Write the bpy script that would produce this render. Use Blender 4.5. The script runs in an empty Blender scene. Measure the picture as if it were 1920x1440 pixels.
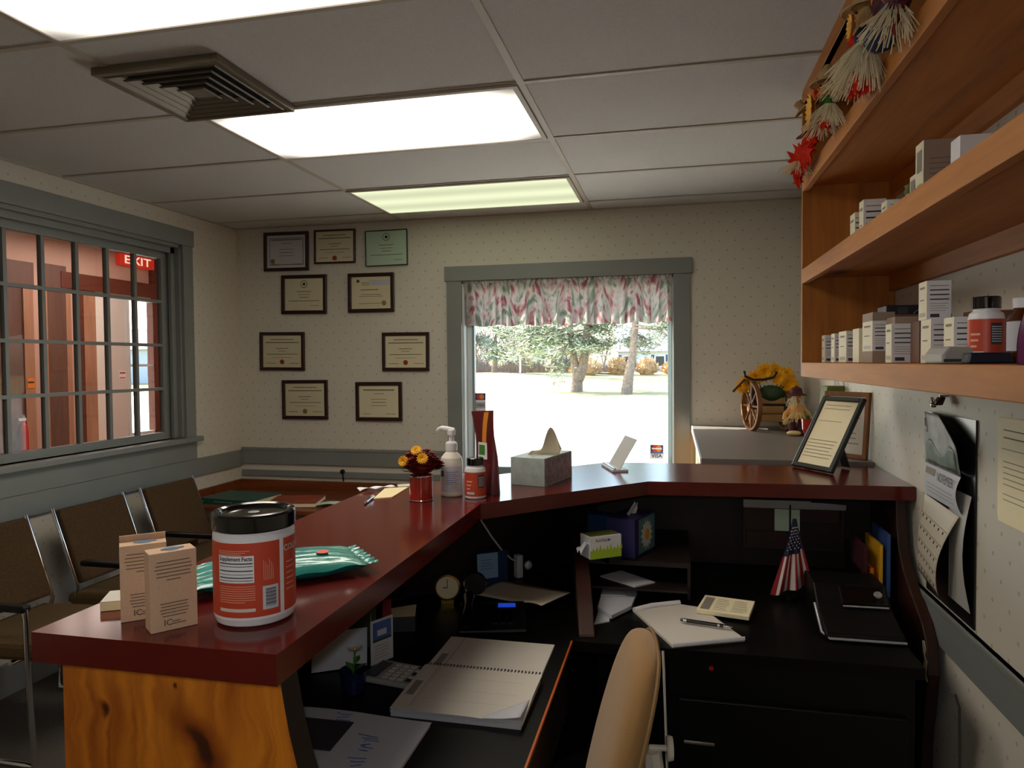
import bpy, math, random
from mathutils import Vector, Matrix
PI = math.pi
COL = bpy.context.scene.collection
random.seed(11)

# ------------------------------------------------------------------ materials
def lin(h):
    c = [int(h[i:i + 2], 16) / 255 for i in (0, 2, 4)]
    return tuple((x / 12.92 if x <= .04045 else ((x + .055) / 1.055) ** 2.4) for x in c) + (1,)

MATS = {}
def base_mat(name):
    m = bpy.data.materials.new(name); m.use_nodes = True
    nt = m.node_tree; MATS[name] = m
    return m, nt, nt.nodes['Principled BSDF']

def M(name, col, rough=.6, metal=0, var=0, vscale=20, bump=0, bscale=80, coat=0, emit=0, spec=.5, sub=0, sheen=0):
    m, nt, b = base_mat(name)
    N, L = nt.nodes, nt.links
    b.inputs['Base Color'].default_value = lin(col)
    b.inputs['Roughness'].default_value = rough
    b.inputs['Metallic'].default_value = metal
    b.inputs['Specular IOR Level'].default_value = spec
    b.inputs['Coat Weight'].default_value = coat
    b.inputs['Sheen Weight'].default_value = sheen
    if emit:
        b.inputs['Emission Color'].default_value = lin(col); b.inputs['Emission Strength'].default_value = emit
    if var or bump:
        tc = N.new('ShaderNodeTexCoord')
    if var:
        n = N.new('ShaderNodeTexNoise'); n.inputs['Scale'].default_value = vscale; n.inputs['Detail'].default_value = 4
        L.new(tc.outputs['Object'], n.inputs['Vector'])
        r = N.new('ShaderNodeMapRange'); r.inputs[1].default_value = .3; r.inputs[2].default_value = .7
        r.inputs[3].default_value = 1 - var; r.inputs[4].default_value = 1 + var
        L.new(n.outputs['Fac'], r.inputs[0])
        mx = N.new('ShaderNodeMix'); mx.data_type = 'RGBA'; mx.blend_type = 'MULTIPLY'; mx.inputs[0].default_value = 1
        mx.inputs[6].default_value = lin(col); L.new(r.outputs[0], mx.inputs[7]); L.new(mx.outputs[2], b.inputs['Base Color'])
    if bump:
        n2 = N.new('ShaderNodeTexNoise'); n2.inputs['Scale'].default_value = bscale; n2.inputs['Detail'].default_value = 3
        L.new(tc.outputs['Object'], n2.inputs['Vector'])
        bp = N.new('ShaderNodeBump'); bp.inputs['Strength'].default_value = bump; bp.inputs['Distance'].default_value = .01
        L.new(n2.outputs['Fac'], bp.inputs['Height']); L.new(bp.outputs[0], b.inputs['Normal'])
    return m

def wood(name, c1, c2, knot, axis=2, rough=.45, scale=1., knots=True, coat=0, kscale=3.2):
    m, nt, b = base_mat(name)
    N, L = nt.nodes, nt.links
    tc = N.new('ShaderNodeTexCoord')
    mp = N.new('ShaderNodeMapping'); s = [9 * scale] * 3; s[axis] = .9 * scale; mp.inputs['Scale'].default_value = s
    L.new(tc.outputs['Object'], mp.inputs['Vector'])
    mp2 = N.new('ShaderNodeMapping'); s2 = [kscale] * 3; s2[axis] = kscale * .62; mp2.inputs['Scale'].default_value = s2
    L.new(tc.outputs['Object'], mp2.inputs['Vector'])
    vo = N.new('ShaderNodeTexVoronoi'); vo.inputs['Scale'].default_value = 1; L.new(mp2.outputs[0], vo.inputs['Vector'])
    n = N.new('ShaderNodeTexNoise'); n.inputs['Scale'].default_value = 1.4; n.inputs['Detail'].default_value = 5; n.inputs['Distortion'].default_value = .8
    L.new(mp.outputs[0], n.inputs['Vector'])
    w = N.new('ShaderNodeTexNoise'); w.inputs['Scale'].default_value = 9; w.inputs['Detail'].default_value = 3; w.inputs['Distortion'].default_value = .4
    L.new(mp.outputs[0], w.inputs['Vector'])
    ad = N.new('ShaderNodeMath'); ad.operation = 'MULTIPLY_ADD'; L.new(w.outputs['Fac'], ad.inputs[0]); ad.inputs[1].default_value = .35; L.new(n.outputs['Fac'], ad.inputs[2])
    cr = N.new('ShaderNodeValToRGB'); e = cr.color_ramp.elements
    e[0].position = .42; e[0].color = lin(c2); e[1].position = .86; e[1].color = lin(c1)
    L.new(ad.outputs[0], cr.inputs[0])
    out = cr.outputs[0]
    if knots:
        kr = N.new('ShaderNodeValToRGB'); k = kr.color_ramp.elements
        k[0].position = .05; k[0].color = (1, 1, 1, 1); k[1].position = .17; k[1].color = (0, 0, 0, 1)
        L.new(vo.outputs['Distance'], kr.inputs[0])
        mx = N.new('ShaderNodeMix'); mx.data_type = 'RGBA'; mx.inputs[7].default_value = lin(knot)
        L.new(kr.outputs[0], mx.inputs[0]); L.new(out, mx.inputs[6]); out = mx.outputs[2]
    L.new(out, b.inputs['Base Color'])
    b.inputs['Roughness'].default_value = rough; b.inputs['Coat Weight'].default_value = coat
    return m

def wallpaper(name, axis, base='d0cabd', dot='9a8a6a'):
    """Cream paper with a small offset dot print; axis = the horizontal axis of the wall."""
    m, nt, b = base_mat(name)
    N, L = nt.nodes, nt.links
    tc = N.new('ShaderNodeTexCoord'); sp = N.new('ShaderNodeSeparateXYZ'); L.new(tc.outputs['Object'], sp.inputs[0])
    def mth(op, a, bb=None, c=None):
        x = N.new('ShaderNodeMath'); x.operation = op
        for i, v in enumerate((a, bb, c)):
            if v is None: continue
            if isinstance(v, (int, float)): x.inputs[i].default_value = v
            else: L.new(v, x.inputs[i])
        return x.outputs[0]
    h = sp.outputs[axis]; z = sp.outputs[2]
    row = mth('DIVIDE', z, .056); ri = mth('FLOOR', row)
    odd = mth('MULTIPLY', mth('FLOORED_MODULO', ri, 2.), .5)
    fx = mth('SUBTRACT', mth('FRACT', mth('ADD', mth('DIVIDE', h, .088), odd)), .5)
    fz = mth('SUBTRACT', mth('FRACT', row), .5)
    dx = mth('MULTIPLY', fx, .088); dz = mth('MULTIPLY', fz, .056)
    d = mth('SQRT', mth('ADD', mth('MULTIPLY', dx, dx), mth('MULTIPLY', dz, dz)))
    mk = mth('LESS_THAN', d, .0058)
    n = N.new('ShaderNodeTexNoise'); n.inputs['Scale'].default_value = 1.7; L.new(tc.outputs['Object'], n.inputs['Vector'])
    mx = N.new('ShaderNodeMix'); mx.data_type = 'RGBA'; mx.inputs[6].default_value = lin(base); mx.inputs[7].default_value = lin(dot)
    L.new(mth('MULTIPLY', mk, .55), mx.inputs[0])
    L.new(mx.outputs[2], b.inputs['Base Color']); b.inputs['Roughness'].default_value = .55
    return m

def glass_pane(name, tint='f4faf8'):
    """Thin window glass: passes light straight, mirrors a little by Fresnel."""
    m = bpy.data.materials.new(name); m.use_nodes = True; nt = m.node_tree; N, L = nt.nodes, nt.links; MATS[name] = m
    N.remove(N['Principled BSDF'])
    t = N.new('ShaderNodeBsdfTransparent'); t.inputs[0].default_value = lin(tint)
    g = N.new('ShaderNodeBsdfGlossy'); g.inputs['Roughness'].default_value = .02
    fr = N.new('ShaderNodeFresnel'); fr.inputs[0].default_value = 1.35
    mx = N.new('ShaderNodeMixShader'); L.new(fr.outputs[0], mx.inputs[0]); L.new(t.outputs[0], mx.inputs[1]); L.new(g.outputs[0], mx.inputs[2])
    L.new(mx.outputs[0], N['Material Output'].inputs[0])
    return m

def lamp_mat(name, col, strength, bands=0, edge=0):
    """Prismatic lens lit from behind by fluorescent tubes that run along X."""
    m = bpy.data.materials.new(name); m.use_nodes = True; nt = m.node_tree; N, L = nt.nodes, nt.links; MATS[name] = m
    N.remove(N['Principled BSDF'])
    e = N.new('ShaderNodeEmission'); e.inputs[0].default_value = lin(col); e.inputs[1].default_value = strength
    if bands:
        tc = N.new('ShaderNodeTexCoord'); sp = N.new('ShaderNodeSeparateXYZ'); L.new(tc.outputs['Object'], sp.inputs[0])
        c = N.new('ShaderNodeMath'); c.operation = 'MULTIPLY'; c.inputs[1].default_value = 2 * PI / .27; L.new(sp.outputs[1], c.inputs[0])
        s = N.new('ShaderNodeMath'); s.operation = 'COSINE'; L.new(c.outputs[0], s.inputs[0])
        r = N.new('ShaderNodeMapRange'); r.inputs[1].default_value = -1; r.inputs[2].default_value = 1
        r.inputs[3].default_value = strength * (1 - bands); r.inputs[4].default_value = strength * (1 + bands); L.new(s.outputs[0], r.inputs[0])
        L.new(r.outputs[0], e.inputs[1])
    if edge:
        tc = N.new('ShaderNodeTexCoord'); sp = N.new('ShaderNodeSeparateXYZ'); L.new(tc.outputs['Object'], sp.inputs[0]); fs = []
        for ax, a0, a1 in ((0, .59, .36), (1, .285, .15)):
            ab = N.new('ShaderNodeMath'); ab.operation = 'ABSOLUTE'; L.new(sp.outputs[ax], ab.inputs[0])
            r = N.new('ShaderNodeMapRange'); r.interpolation_type = 'SMOOTHSTEP'; r.inputs[1].default_value = a0; r.inputs[2].default_value = a1; r.inputs[3].default_value = edge; r.inputs[4].default_value = 1; L.new(ab.outputs[0], r.inputs[0]); fs.append(r.outputs[0])
        q = N.new('ShaderNodeMath'); q.operation = 'MULTIPLY'; L.new(fs[0], q.inputs[0]); L.new(fs[1], q.inputs[1])
        k = N.new('ShaderNodeMath'); k.operation = 'MULTIPLY'; k.inputs[1].default_value = strength; L.new(q.outputs[0], k.inputs[0]); L.new(k.outputs[0], e.inputs[1])
    L.new(e.outputs[0], N['Material Output'].inputs[0])
    return m

def floral(name):
    m, nt, b = base_mat(name)
    N, L = nt.nodes, nt.links
    tc = N.new('ShaderNodeTexCoord'); n = N.new('ShaderNodeTexNoise'); n.inputs['Scale'].default_value = 10; n.inputs['Detail'].default_value = 3; n.inputs['Distortion'].default_value = .15
    L.new(tc.outputs['UV'], n.inputs['Vector'])
    cr = N.new('ShaderNodeValToRGB'); e = cr.color_ramp.elements
    cols = [(.0, '4c5648'), (.36, '666e60'), (.42, '8c9086'), (.48, 'a8a298'), (.53, 'a69694'), (.59, '94706e'), (.65, '784448'), (1, '5c6478')]
    e[0].position, e[0].color = cols[0][0], lin(cols[0][1]); e[1].position, e[1].color = cols[-1][0], lin(cols[-1][1])
    for p, c in cols[1:-1]:
        x = e.new(p); x.color = lin(c)
    L.new(n.outputs['Fac'], cr.inputs[0]); L.new(cr.outputs[0], b.inputs['Base Color']); b.inputs['Roughness'].default_value = .9
    tr = N.new('ShaderNodeBsdfTranslucent'); L.new(cr.outputs[0], tr.inputs[0])
    mx = N.new('ShaderNodeMixShader'); mx.inputs[0].default_value = .3
    L.new(b.outputs[0], mx.inputs[1]); L.new(tr.outputs[0], mx.inputs[2]); L.new(mx.outputs[0], N['Material Output'].inputs[0])
    return m

def spots(name, col, dark, scale, thr, rough=.8):
    m, nt, b = base_mat(name)
    N, L = nt.nodes, nt.links
    tc = N.new('ShaderNodeTexCoord'); n = N.new('ShaderNodeTexNoise'); n.inputs['Scale'].default_value = scale; n.inputs['Detail'].default_value = 6; n.inputs['Roughness'].default_value = .7
    L.new(tc.outputs['Object'], n.inputs['Vector'])
    cr = N.new('ShaderNodeValToRGB'); e = cr.color_ramp.elements
    e[0].position = thr; e[0].color = lin(dark); e[1].position = thr + .18; e[1].color = lin(col)
    L.new(n.outputs['Fac'], cr.inputs[0]); L.new(cr.outputs[0], b.inputs['Base Color']); b.inputs['Roughness'].default_value = rough
    return m

# ------------------------------------------------------------------ mesh builder
V = Vector
class MB:
    def __init__(s): s.v = []; s.f = []; s.m = []; s.mats = []; s.uv = None
    def mi(s, m):
        if m not in s.mats: s.mats.append(m)
        return s.mats.index(m)
    def add(s, vs, fs, m):
        o = len(s.v); i = s.mi(m); s.v += [tuple(p) for p in vs]
        for f in fs: s.f.append(tuple(o + k for k in f)); s.m.append(i)
        return s
    def box(s, x0, x1, y0, y1, z0, z1, m):
        vs = [(x, y, z) for z in (z0, z1) for y in (y0, y1) for x in (x0, x1)]
        return s.add(vs, [(0, 2, 3, 1), (4, 5, 7, 6), (0, 1, 5, 4), (2, 6, 7, 3), (0, 4, 6, 2), (1, 3, 7, 5)], m)
    def obox(s, c, ax, h, m):
        c = V(c); ax = [V(a).normalized() for a in ax]
        vs = [c + ax[0] * (h[0] * i) + ax[1] * (h[1] * j) + ax[2] * (h[2] * k) for k in (-1, 1) for j in (-1, 1) for i in (-1, 1)]
        return s.add(vs, [(0, 2, 3, 1), (4, 5, 7, 6), (0, 1, 5, 4), (2, 6, 7, 3), (0, 4, 6, 2), (1, 3, 7, 5)], m)
    def quad(s, a, b, c, d, m): return s.add([a, b, c, d], [(0, 1, 2, 3)], m)
    def prism(s, poly, a0, a1, m, axis=2):
        n = len(poly)
        def p(q, a):
            l = list(q); l.insert(axis, a); return tuple(l)
        vs = [p(q, a0) for q in poly] + [p(q, a1) for q in poly]
        fs = [tuple(range(n - 1, -1, -1)), tuple(range(n, 2 * n))] + [(i, (i + 1) % n, n + (i + 1) % n, n + i) for i in range(n)]
        return s.add(vs, fs, m)
    def tube(s, pts, r, m, seg=8, cap=True):
        pts = [V(p) for p in pts]; n = len(pts)
        rs = r if isinstance(r, (list, tuple)) else [r] * n
        vs = []; fs = []; up = None
        for i, p in enumerate(pts):
            t = (pts[min(i + 1, n - 1)] - pts[max(i - 1, 0)]).normalized()
            if up is None:
                up = t.orthogonal().normalized()
            up = (up - t * up.dot(t))
            up = up.normalized() if up.length > 1e-6 else t.orthogonal().normalized()
            w = t.cross(up)
            vs += [p + (up * math.cos(2 * PI * k / seg) + w * math.sin(2 * PI * k / seg)) * rs[i] for k in range(seg)]
        for i in range(n - 1):
            for k in range(seg):
                fs.append((i * seg + k, i * seg + (k + 1) % seg, (i + 1) * seg + (k + 1) % seg, (i + 1) * seg + k))
        if cap: fs += [tuple(range(seg - 1, -1, -1)), tuple((n - 1) * seg + k for k in range(seg))]
        return s.add(vs, fs, m)
    def cyl(s, p0, p1, r, m, seg=16): return s.tube([p0, p1], r, m, seg)
    def lathe(s, prof, m, o=(0, 0, 0), seg=28, ax=None):
        """prof = [(r, z[, material])]"""
        o = V(o)
        if ax is None: a, b, c = V((1, 0, 0)), V((0, 1, 0)), V((0, 0, 1))
        else:
            c = V(ax).normalized(); a = c.orthogonal().normalized(); b = c.cross(a)
        for i in range(len(prof) - 1):
            r0, z0 = prof[i][:2]; r1, z1 = prof[i + 1][:2]
            mm = prof[i + 1][2] if len(prof[i + 1]) > 2 else m
            vs = []
            for r, z in ((r0, z0), (r1, z1)):
                vs += [o + c * z + (a * math.cos(2 * PI * k / seg) + b * math.sin(2 * PI * k / seg)) * max(r, 1e-5) for k in range(seg)]
            s.add(vs, [(k, (k + 1) % seg, seg + (k + 1) % seg, seg + k) for k in range(seg)], mm)
        return s
    def ball(s, c, r, m, seg=14, rings=8):
        rx, ry, rz = r if isinstance(r, (list, tuple)) else (r, r, r)
        vs = []; fs = []
        for i in range(rings + 1):
            a = PI * i / rings
            vs += [(c[0] + rx * math.sin(a) * math.cos(2 * PI * k / seg), c[1] + ry * math.sin(a) * math.sin(2 * PI * k / seg), c[2] - rz * math.cos(a)) for k in range(seg)]
        for i in range(rings):
            fs += [(i * seg + k, i * seg + (k + 1) % seg, (i + 1) * seg + (k + 1) % seg, (i + 1) * seg + k) for k in range(seg)]
        return s.add(vs, fs, m)
    def grid(s, fn, nu, nv, m, uv=False):
        vs = [fn(i / nu, j / nv) for j in range(nv + 1) for i in range(nu + 1)]
        fs = [(j * (nu + 1) + i, j * (nu + 1) + i + 1, (j + 1) * (nu + 1) + i + 1, (j + 1) * (nu + 1) + i) for j in range(nv) for i in range(nu)]
        if uv: s.uv = [(i / nu, j / nv) for j in range(nv + 1) for i in range(nu + 1)]
        return s.add(vs, fs, m)
    def text(s, txt, o, R, U, size, m, align='CENTER', squeeze=1., bold=.015):
        cu = bpy.data.curves.new('t', 'FONT'); cu.body = txt; cu.size = size; cu.align_x = align; cu.align_y = 'CENTER'; cu.resolution_u = 2; cu.offset = bold * size
        ob = bpy.data.objects.new('t', cu); me = bpy.data.meshes.new_from_object(ob)
        o, R, U = V(o), V(R).normalized(), V(U).normalized()
        vs = [o + R * (p.co.x * squeeze) + U * p.co.y for p in me.vertices]
        s.add(vs, [tuple(p.vertices) for p in me.polygons], m)
        bpy.data.objects.remove(ob); bpy.data.curves.remove(cu); bpy.data.meshes.remove(me)
        return s
    def obj(s, name, parent=None, loc=(0, 0, 0), rz=0, smooth=False, bevel=0, solid=0, sub=0):
        me = bpy.data.meshes.new(name); me.from_pydata(s.v, [], s.f)
        for m in s.mats: me.materials.append(MATS[m])
        for p, i in zip(me.polygons, s.m): p.material_index = i
        if s.uv:
            l = me.uv_layers.new()
            for lp in me.loops: l.data[lp.index].uv = s.uv[lp.vertex_index]
        me.update()
        o = bpy.data.objects.new(name, me); COL.objects.link(o)
        o.location = loc; o.rotation_euler = (0, 0, rz)
        if parent is not None: o.parent = parent
        if smooth:
            for p in me.polygons: p.use_smooth = True
            try: me.set_sharp_from_angle(angle=math.radians(42))
            except Exception: pass
        if bevel:
            b = o.modifiers.new('b', 'BEVEL'); b.width = bevel; b.segments = 2; b.limit_method = 'ANGLE'; b.angle_limit = math.radians(40)
        if solid:
            k = o.modifiers.new('s', 'SOLIDIFY'); k.thickness = solid; k.offset = 0
        if sub:
            k = o.modifiers.new('u', 'SUBSURF'); k.levels = sub; k.render_levels = sub
        return o

class Face:
    """Flat face with origin o (lower left), right R and up U: prints rectangles and text on a surface."""
    def __init__(s, mb, o, R, U, lift=.0006):
        s.mb = mb; s.R = V(R).normalized(); s.U = V(U).normalized(); s.N = s.R.cross(s.U); s.o = V(o); s.lift = lift
    def p(s, u, v, l=1): return s.o + s.R * u + s.U * v + s.N * (s.lift * l)
    def rect(s, u0, v0, u1, v1, m, l=1): s.mb.quad(s.p(u0, v0, l), s.p(u1, v0, l), s.p(u1, v1, l), s.p(u0, v1, l), m); return s
    def disc(s, u, v, r, m, l=1, seg=18):
        s.mb.add([s.p(u + r * math.cos(2 * PI * k / seg), v + r * math.sin(2 * PI * k / seg), l) for k in range(seg)], [tuple(range(seg))], m); return s
    def lines(s, u0, u1, v1, v0, n, m, h=.25, l=2, ragged=.2):
        st = (v1 - v0) / n
        for i in range(n):
            e = u1 - (u1 - u0) * ragged * random.random(); y = v1 - st * (i + .7)
            s.rect(u0, y, e, y + st * h, m, l)
        return s
    def text(s, t, u, v, size, m, l=2, align='CENTER', squeeze=1.): s.mb.text(t, s.p(u, v, l), s.R, s.U, size, m, align, squeeze); return s

def tag(o, label, cat, group=None, kind=None):
    o['label'] = label; o['category'] = cat
    if group: o['group'] = group
    if kind: o['kind'] = kind
    return o
def thing(name, label, cat, loc=(0, 0, 0), rz=0, group=None):
    o = bpy.data.objects.new(name, None); COL.objects.link(o); o.location = loc; o.rotation_euler = (0, 0, rz); o.empty_display_size = .05
    return tag(o, label, cat, group)
def struct(o): o['kind'] = 'structure'; return o
def copy_tree(o, parent=None):
    c = o.copy(); COL.objects.link(c); c.parent = parent
    for ch in list(o.children): copy_tree(ch, c)
    return c

# ------------------------------------------------------------------ palette
wallpaper('wallpaper_x', 0); wallpaper('wallpaper_y', 1)
M('ceiling_tile', 'd0cdca', .9, var=.05, vscale=160, bump=.25, bscale=300)
M('grid_paint', 'b8aea0', .6)
M('trim_paint', '7c7f7d', .45, var=.04, vscale=6)
M('sash_white', 'c9d0d2', .4)
M('sash_grey', '7d8888', .45)
M('carpet', '4a423a', .95, var=.25, vscale=90, bump=.4, bscale=400)
M('maroon_top', '5c1913', .17, var=.05, vscale=30, spec=.5)
wood('pine', 'd99233', 'a85a17', '4a1d08', 2, .4, kscale=4.2)
def pine_panel(name):
    m, nt, b = base_mat(name); N, L = nt.nodes, nt.links
    tc = N.new('ShaderNodeTexCoord')
    def vm(op, a, bb, s=False):
        x = N.new('ShaderNodeVectorMath'); x.operation = op
        L.new(a, x.inputs[0])
        if isinstance(bb, tuple): x.inputs[1].default_value = bb
        else: L.new(bb, x.inputs[1])
        return x.outputs['Value' if s else 'Vector']
    def mt(op, a, bb):
        x = N.new('ShaderNodeMath'); x.operation = op; L.new(a, x.inputs[0])
        if isinstance(bb, (int, float)): x.inputs[1].default_value = bb
        else: L.new(bb, x.inputs[1])
        return x.outputs[0]
    flat = vm('MULTIPLY', tc.outputs['Object'], (1, 0, 1))
    nz = N.new('ShaderNodeTexNoise'); nz.inputs['Scale'].default_value = 14; nz.inputs['Detail'].default_value = 4; L.new(flat, nz.inputs['Vector'])
    wob = vm('MULTIPLY', vm('SUBTRACT', nz.outputs['Color'], (.5, .5, .5)), (.05, 0, .05))
    p = vm('ADD', flat, wob)
    dists = []
    for (cx, cz, sx, sz, rot) in KNOTS:
        mp = N.new('ShaderNodeMapping'); mp.vector_type = 'TEXTURE'; mp.inputs['Location'].default_value = (cx, 0, cz); mp.inputs['Rotation'].default_value = (0, rot, 0); mp.inputs['Scale'].default_value = (sx, 1, sz)
        L.new(p, mp.inputs['Vector']); dists.append(vm('LENGTH', mp.outputs[0], (0, 0, 0), True) if False else None)
        ln_ = N.new('ShaderNodeVectorMath'); ln_.operation = 'LENGTH'; L.new(mp.outputs[0], ln_.inputs[0]); dists[-1] = ln_.outputs['Value']
    grain = N.new('ShaderNodeTexNoise'); grain.inputs['Scale'].default_value = 1; grain.inputs['Detail'].default_value = 5; grain.inputs['Distortion'].default_value = .5
    L.new(vm('MULTIPLY', p, (26, 1, 2.2)), grain.inputs['Vector'])
    cr = N.new('ShaderNodeValToRGB'); e = cr.color_ramp.elements; e[0].position = .36; e[0].color = lin('94480c'); e[1].position = .62; e[1].color = lin('d07e1e')
    L.new(grain.outputs['Fac'], cr.inputs[0]); out = cr.outputs[0]
    for d, halo in zip(dists, (1.6, 2.6, 1.5)):
        for (lo, hi, c) in ((1., halo, '7a3408'), (.55, 1.0, '2c1006')):
            mr = N.new('ShaderNodeMapRange'); mr.inputs[1].default_value = lo; mr.inputs[2].default_value = hi; mr.inputs[3].default_value = .85; mr.inputs[4].default_value = 0; L.new(d, mr.inputs[0])
            mx = N.new('ShaderNodeMix'); mx.data_type = 'RGBA'; L.new(mr.outputs[0], mx.inputs[0]); L.new(out, mx.inputs[6]); mx.inputs[7].default_value = lin(c); out = mx.outputs[2]
    L.new(out, b.inputs['Base Color']); b.inputs['Roughness'].default_value = .4
KNOTS = ((-.117, .989, .007, .009, 0), (.05, .95, .015, .042, -.7), (.008, 1.024, .003, .004, 0))
pine_panel('pine_end')
wood('shelf_pine', 'c27a28', '945612', '3a1808', 1, .62, scale=.8, kscale=2.6)
wood('shelf_end', 'c07824', '8a4e10', '3a1808', 2, .6, scale=.8, kscale=2.6)
wood('dark_wood', '1e0e09', '120805', '0c0403', 2, .55, knots=False)
wood('desk_edge_highlight', 'c4641e', '8a3c10', '200c04', 1, .4, knots=False)
wood('table_wood', '7a3f1c', '542610', '2a1206', 0, .4, knots=False)
wood('hall_wood', '6e4c3e', '523830', '2a1208', 2, .5, knots=False)
wood('hall_orange', 'b4866a', '946850', '703c1e', 2, .5, knots=False)
wood('cart_wood', '8a5a2c', '6a3f1a', '2a1206', 2, .5, knots=False)
M('desk_black', '080706', .4, spec=.18)
M('black_plastic', '090909', .45, spec=.25); M('black_gloss', '08080a', .12, coat=.5); M('dark_grey', '3a3a3c', .5)
M('chrome', 'd8d8dc', .12, 1); M('silver', 'b8bcc0', .35, .7); M('brass', 'b08a3a', .3, .9)
M('paper', 'cfc9be', .8); M('paper_cool', 'c2c4cc', .8); M('paper_cream', 'ead9a8', .8); M('ink', '2e2e34', .7); M('ink_soft', '8a8478', .8)
M('cert_paper', 'faeec6', .6); M('cert_mint', 'd2ecd0', .5); M('cert_white', 'e6e0e4', .6); M('cert_text', '8d8160', .7); M('frame_brown', '2c1009', .3); M('frame_black', '101010', .3)
M('seal_red', 'a8381c', .6); M('seal_gold', 'a8842c', .5)
M('kraft', 'd2b092', .8, var=.05, vscale=200); M('kraft_print', '6a5a48', .8); M('kraft_blue', '6a86a0', .7)
M('white_plastic', 'e6e6ea', .35); M('label_orange', 'c2452a', .45); M('label_pale', 'e8b8a0', .5); M('cream_plastic', 'e2ddce', .4)
M('teal_film', '167a7c', .22, coat=.6, bump=.25, bscale=35); M('teal_pale', '3a9a90', .25, coat=.5, bump=.22, bscale=40); M('coral', 'f0604a', .5)
M('maroon_film', '5c1218', .3, coat=.3); M('orange_film', 'd88a24', .4); M('leaf_green', '3e7a22', .5); M('leaf_dark', '24401c', .6); M('olive', '5c6420', .6)
M('petal_red', '7c0f14', .6); M('petal_yellow', 'f2b51c', .6); M('petal_orange', 'e07818', .6); M('pot_red', 'b0281a', .2, coat=.7)
M('tissue_blue', 'b4c4c0', .6, var=.15, vscale=40); M('tissue_print', '9a92a0', .6, var=.4, vscale=60); M('tissue_paper', 'e8dcc0', .9)
M('grey_card', 'b4b2ae', .6); M('acrylic', 'cfd8dc', .08, spec=.8); M('tan_fabric', '9c7644', .85, bump=.15, bscale=300, sheen=.3); M('tan_dark', '8a6a40', .85)
M('tweed', '463114', .95, var=.35, vscale=160, bump=.3, bscale=300); M('seat_tweed', '503c1a', .95, var=.3, vscale=160)
M('blue_pot', '141a44', .25, coat=.5); M('lime', 'a8c828', .5); M('blue_print', '3a5a9a', .5); M('purple_print', '2e2a5c', .5); M('daisy_teal', '5f8a8c', .5); M('daisy_white', 'e8e8e8', .6)
M('note_blue', '8fb6dc', .8); M('deep_blue', '12305c', .6); M('lcd_blue', '1a3cb0', .4, emit=.5); M('cable_white', 'd2cec8', .5); M('bright_red', 'c81e14', .4); M('flag_red', '8e1a22', .7); M('flag_blue', '181c3c', .7)
M('flag_white', 'd8ccc8', .7); M('lcd_grey', '23282a', .3); M('key_grey', 'c4c0b8', .5); M('calc_grey', 'a8a6a0', .5)
M('purple_bag', '5a0a48', .3, coat=.3); M('amber', '4a2208', .1, coat=.6); M('taupe', '9a8678', .7); M('box_cream', 'e2dcc0', .6); M('box_white', 'e6e6ea', .6); M('box_brown', '6a4636', .7); M('navy', '0e1a30', .4); M('box_blue', '234a74', .5)
M('photo_grey', 'a6aaae', .5, var=.35, vscale=22); M('photo_green', '5e7060', .5, var=.4, vscale=30); M('cal_paper', 'cfc6b4', .7)
M('straw', 'd9c48a', .9); M('raffia', 'e2d6b4', .9); M('doll_face', 'd8a05c', .8); M('denim', '22324e', .8); M('leaf_red', 'c8280e', .9, spec=.1); M('maroon_cloth', '4a1420', .8); M('burlap', 'c0a070', .95)
M('exit_red', 'c8301c', .5, emit=.25); M('exit_letter', 'f2d8c0', .5, emit=.5)
M('hall_paint', 'c4a090', .7); M('hall_floor', '5a4a3a', .8); M('door_white', 'cfcac4', .5); M('hall_trim_red', '5c2818', .5)
M('cabinet_grey', '77716c', .35, var=.06, vscale=12); M('cabinet_side', 'b88a58', .5); M('white_edge', 'e8e4dc', .4)
M('visa_blue', '1e3a7c', .5); M('visa_orange', 'e8842c', .5); M('visa_red', 'c8402c', .5)
glass_pane('pane'); glass_pane('pane_hall', 'f0f0ee'); glass_pane('clear_glass', 'ffffff')
lamp_mat('lens_warm', 'fff4e4', 5.2, edge=.18); lamp_mat('hall_fill_lens', 'ffeade', 4.5); lamp_mat('lens_cool', 'dfe4bd', .62, .14)
floral('floral'); spots('lawn', 'a49a6c', '867e54', .25, .35); M('asphalt', 'd0ccc4', .9, var=.06, vscale=2)
M('bark', '86766a', .95, var=.3, vscale=9, bump=.5, bscale=20); M('bark_dark', '3c342e', .95, var=.3, vscale=9)
M('needles', '8f9c84', .9, var=.35, vscale=1.4); M('needles_dark', '6e8078', .9, var=.3, vscale=1.4); M('twigs', '84786f', .95); M('tan_brush', 'b89468', .95, var=.25, vscale=6)  # needle colours paled and greyed to stand in for outdoor haze
M('siding_white', 'c4ccd4', .7); M('roof_grey', '7c7a7c', .9); M('shutter', '3a4a64', .7); M('siding_blue', 'a8bcd0', .7)
SKY, SUN, FLASH, EXPO = .6, 17., 4.8, .85
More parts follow.
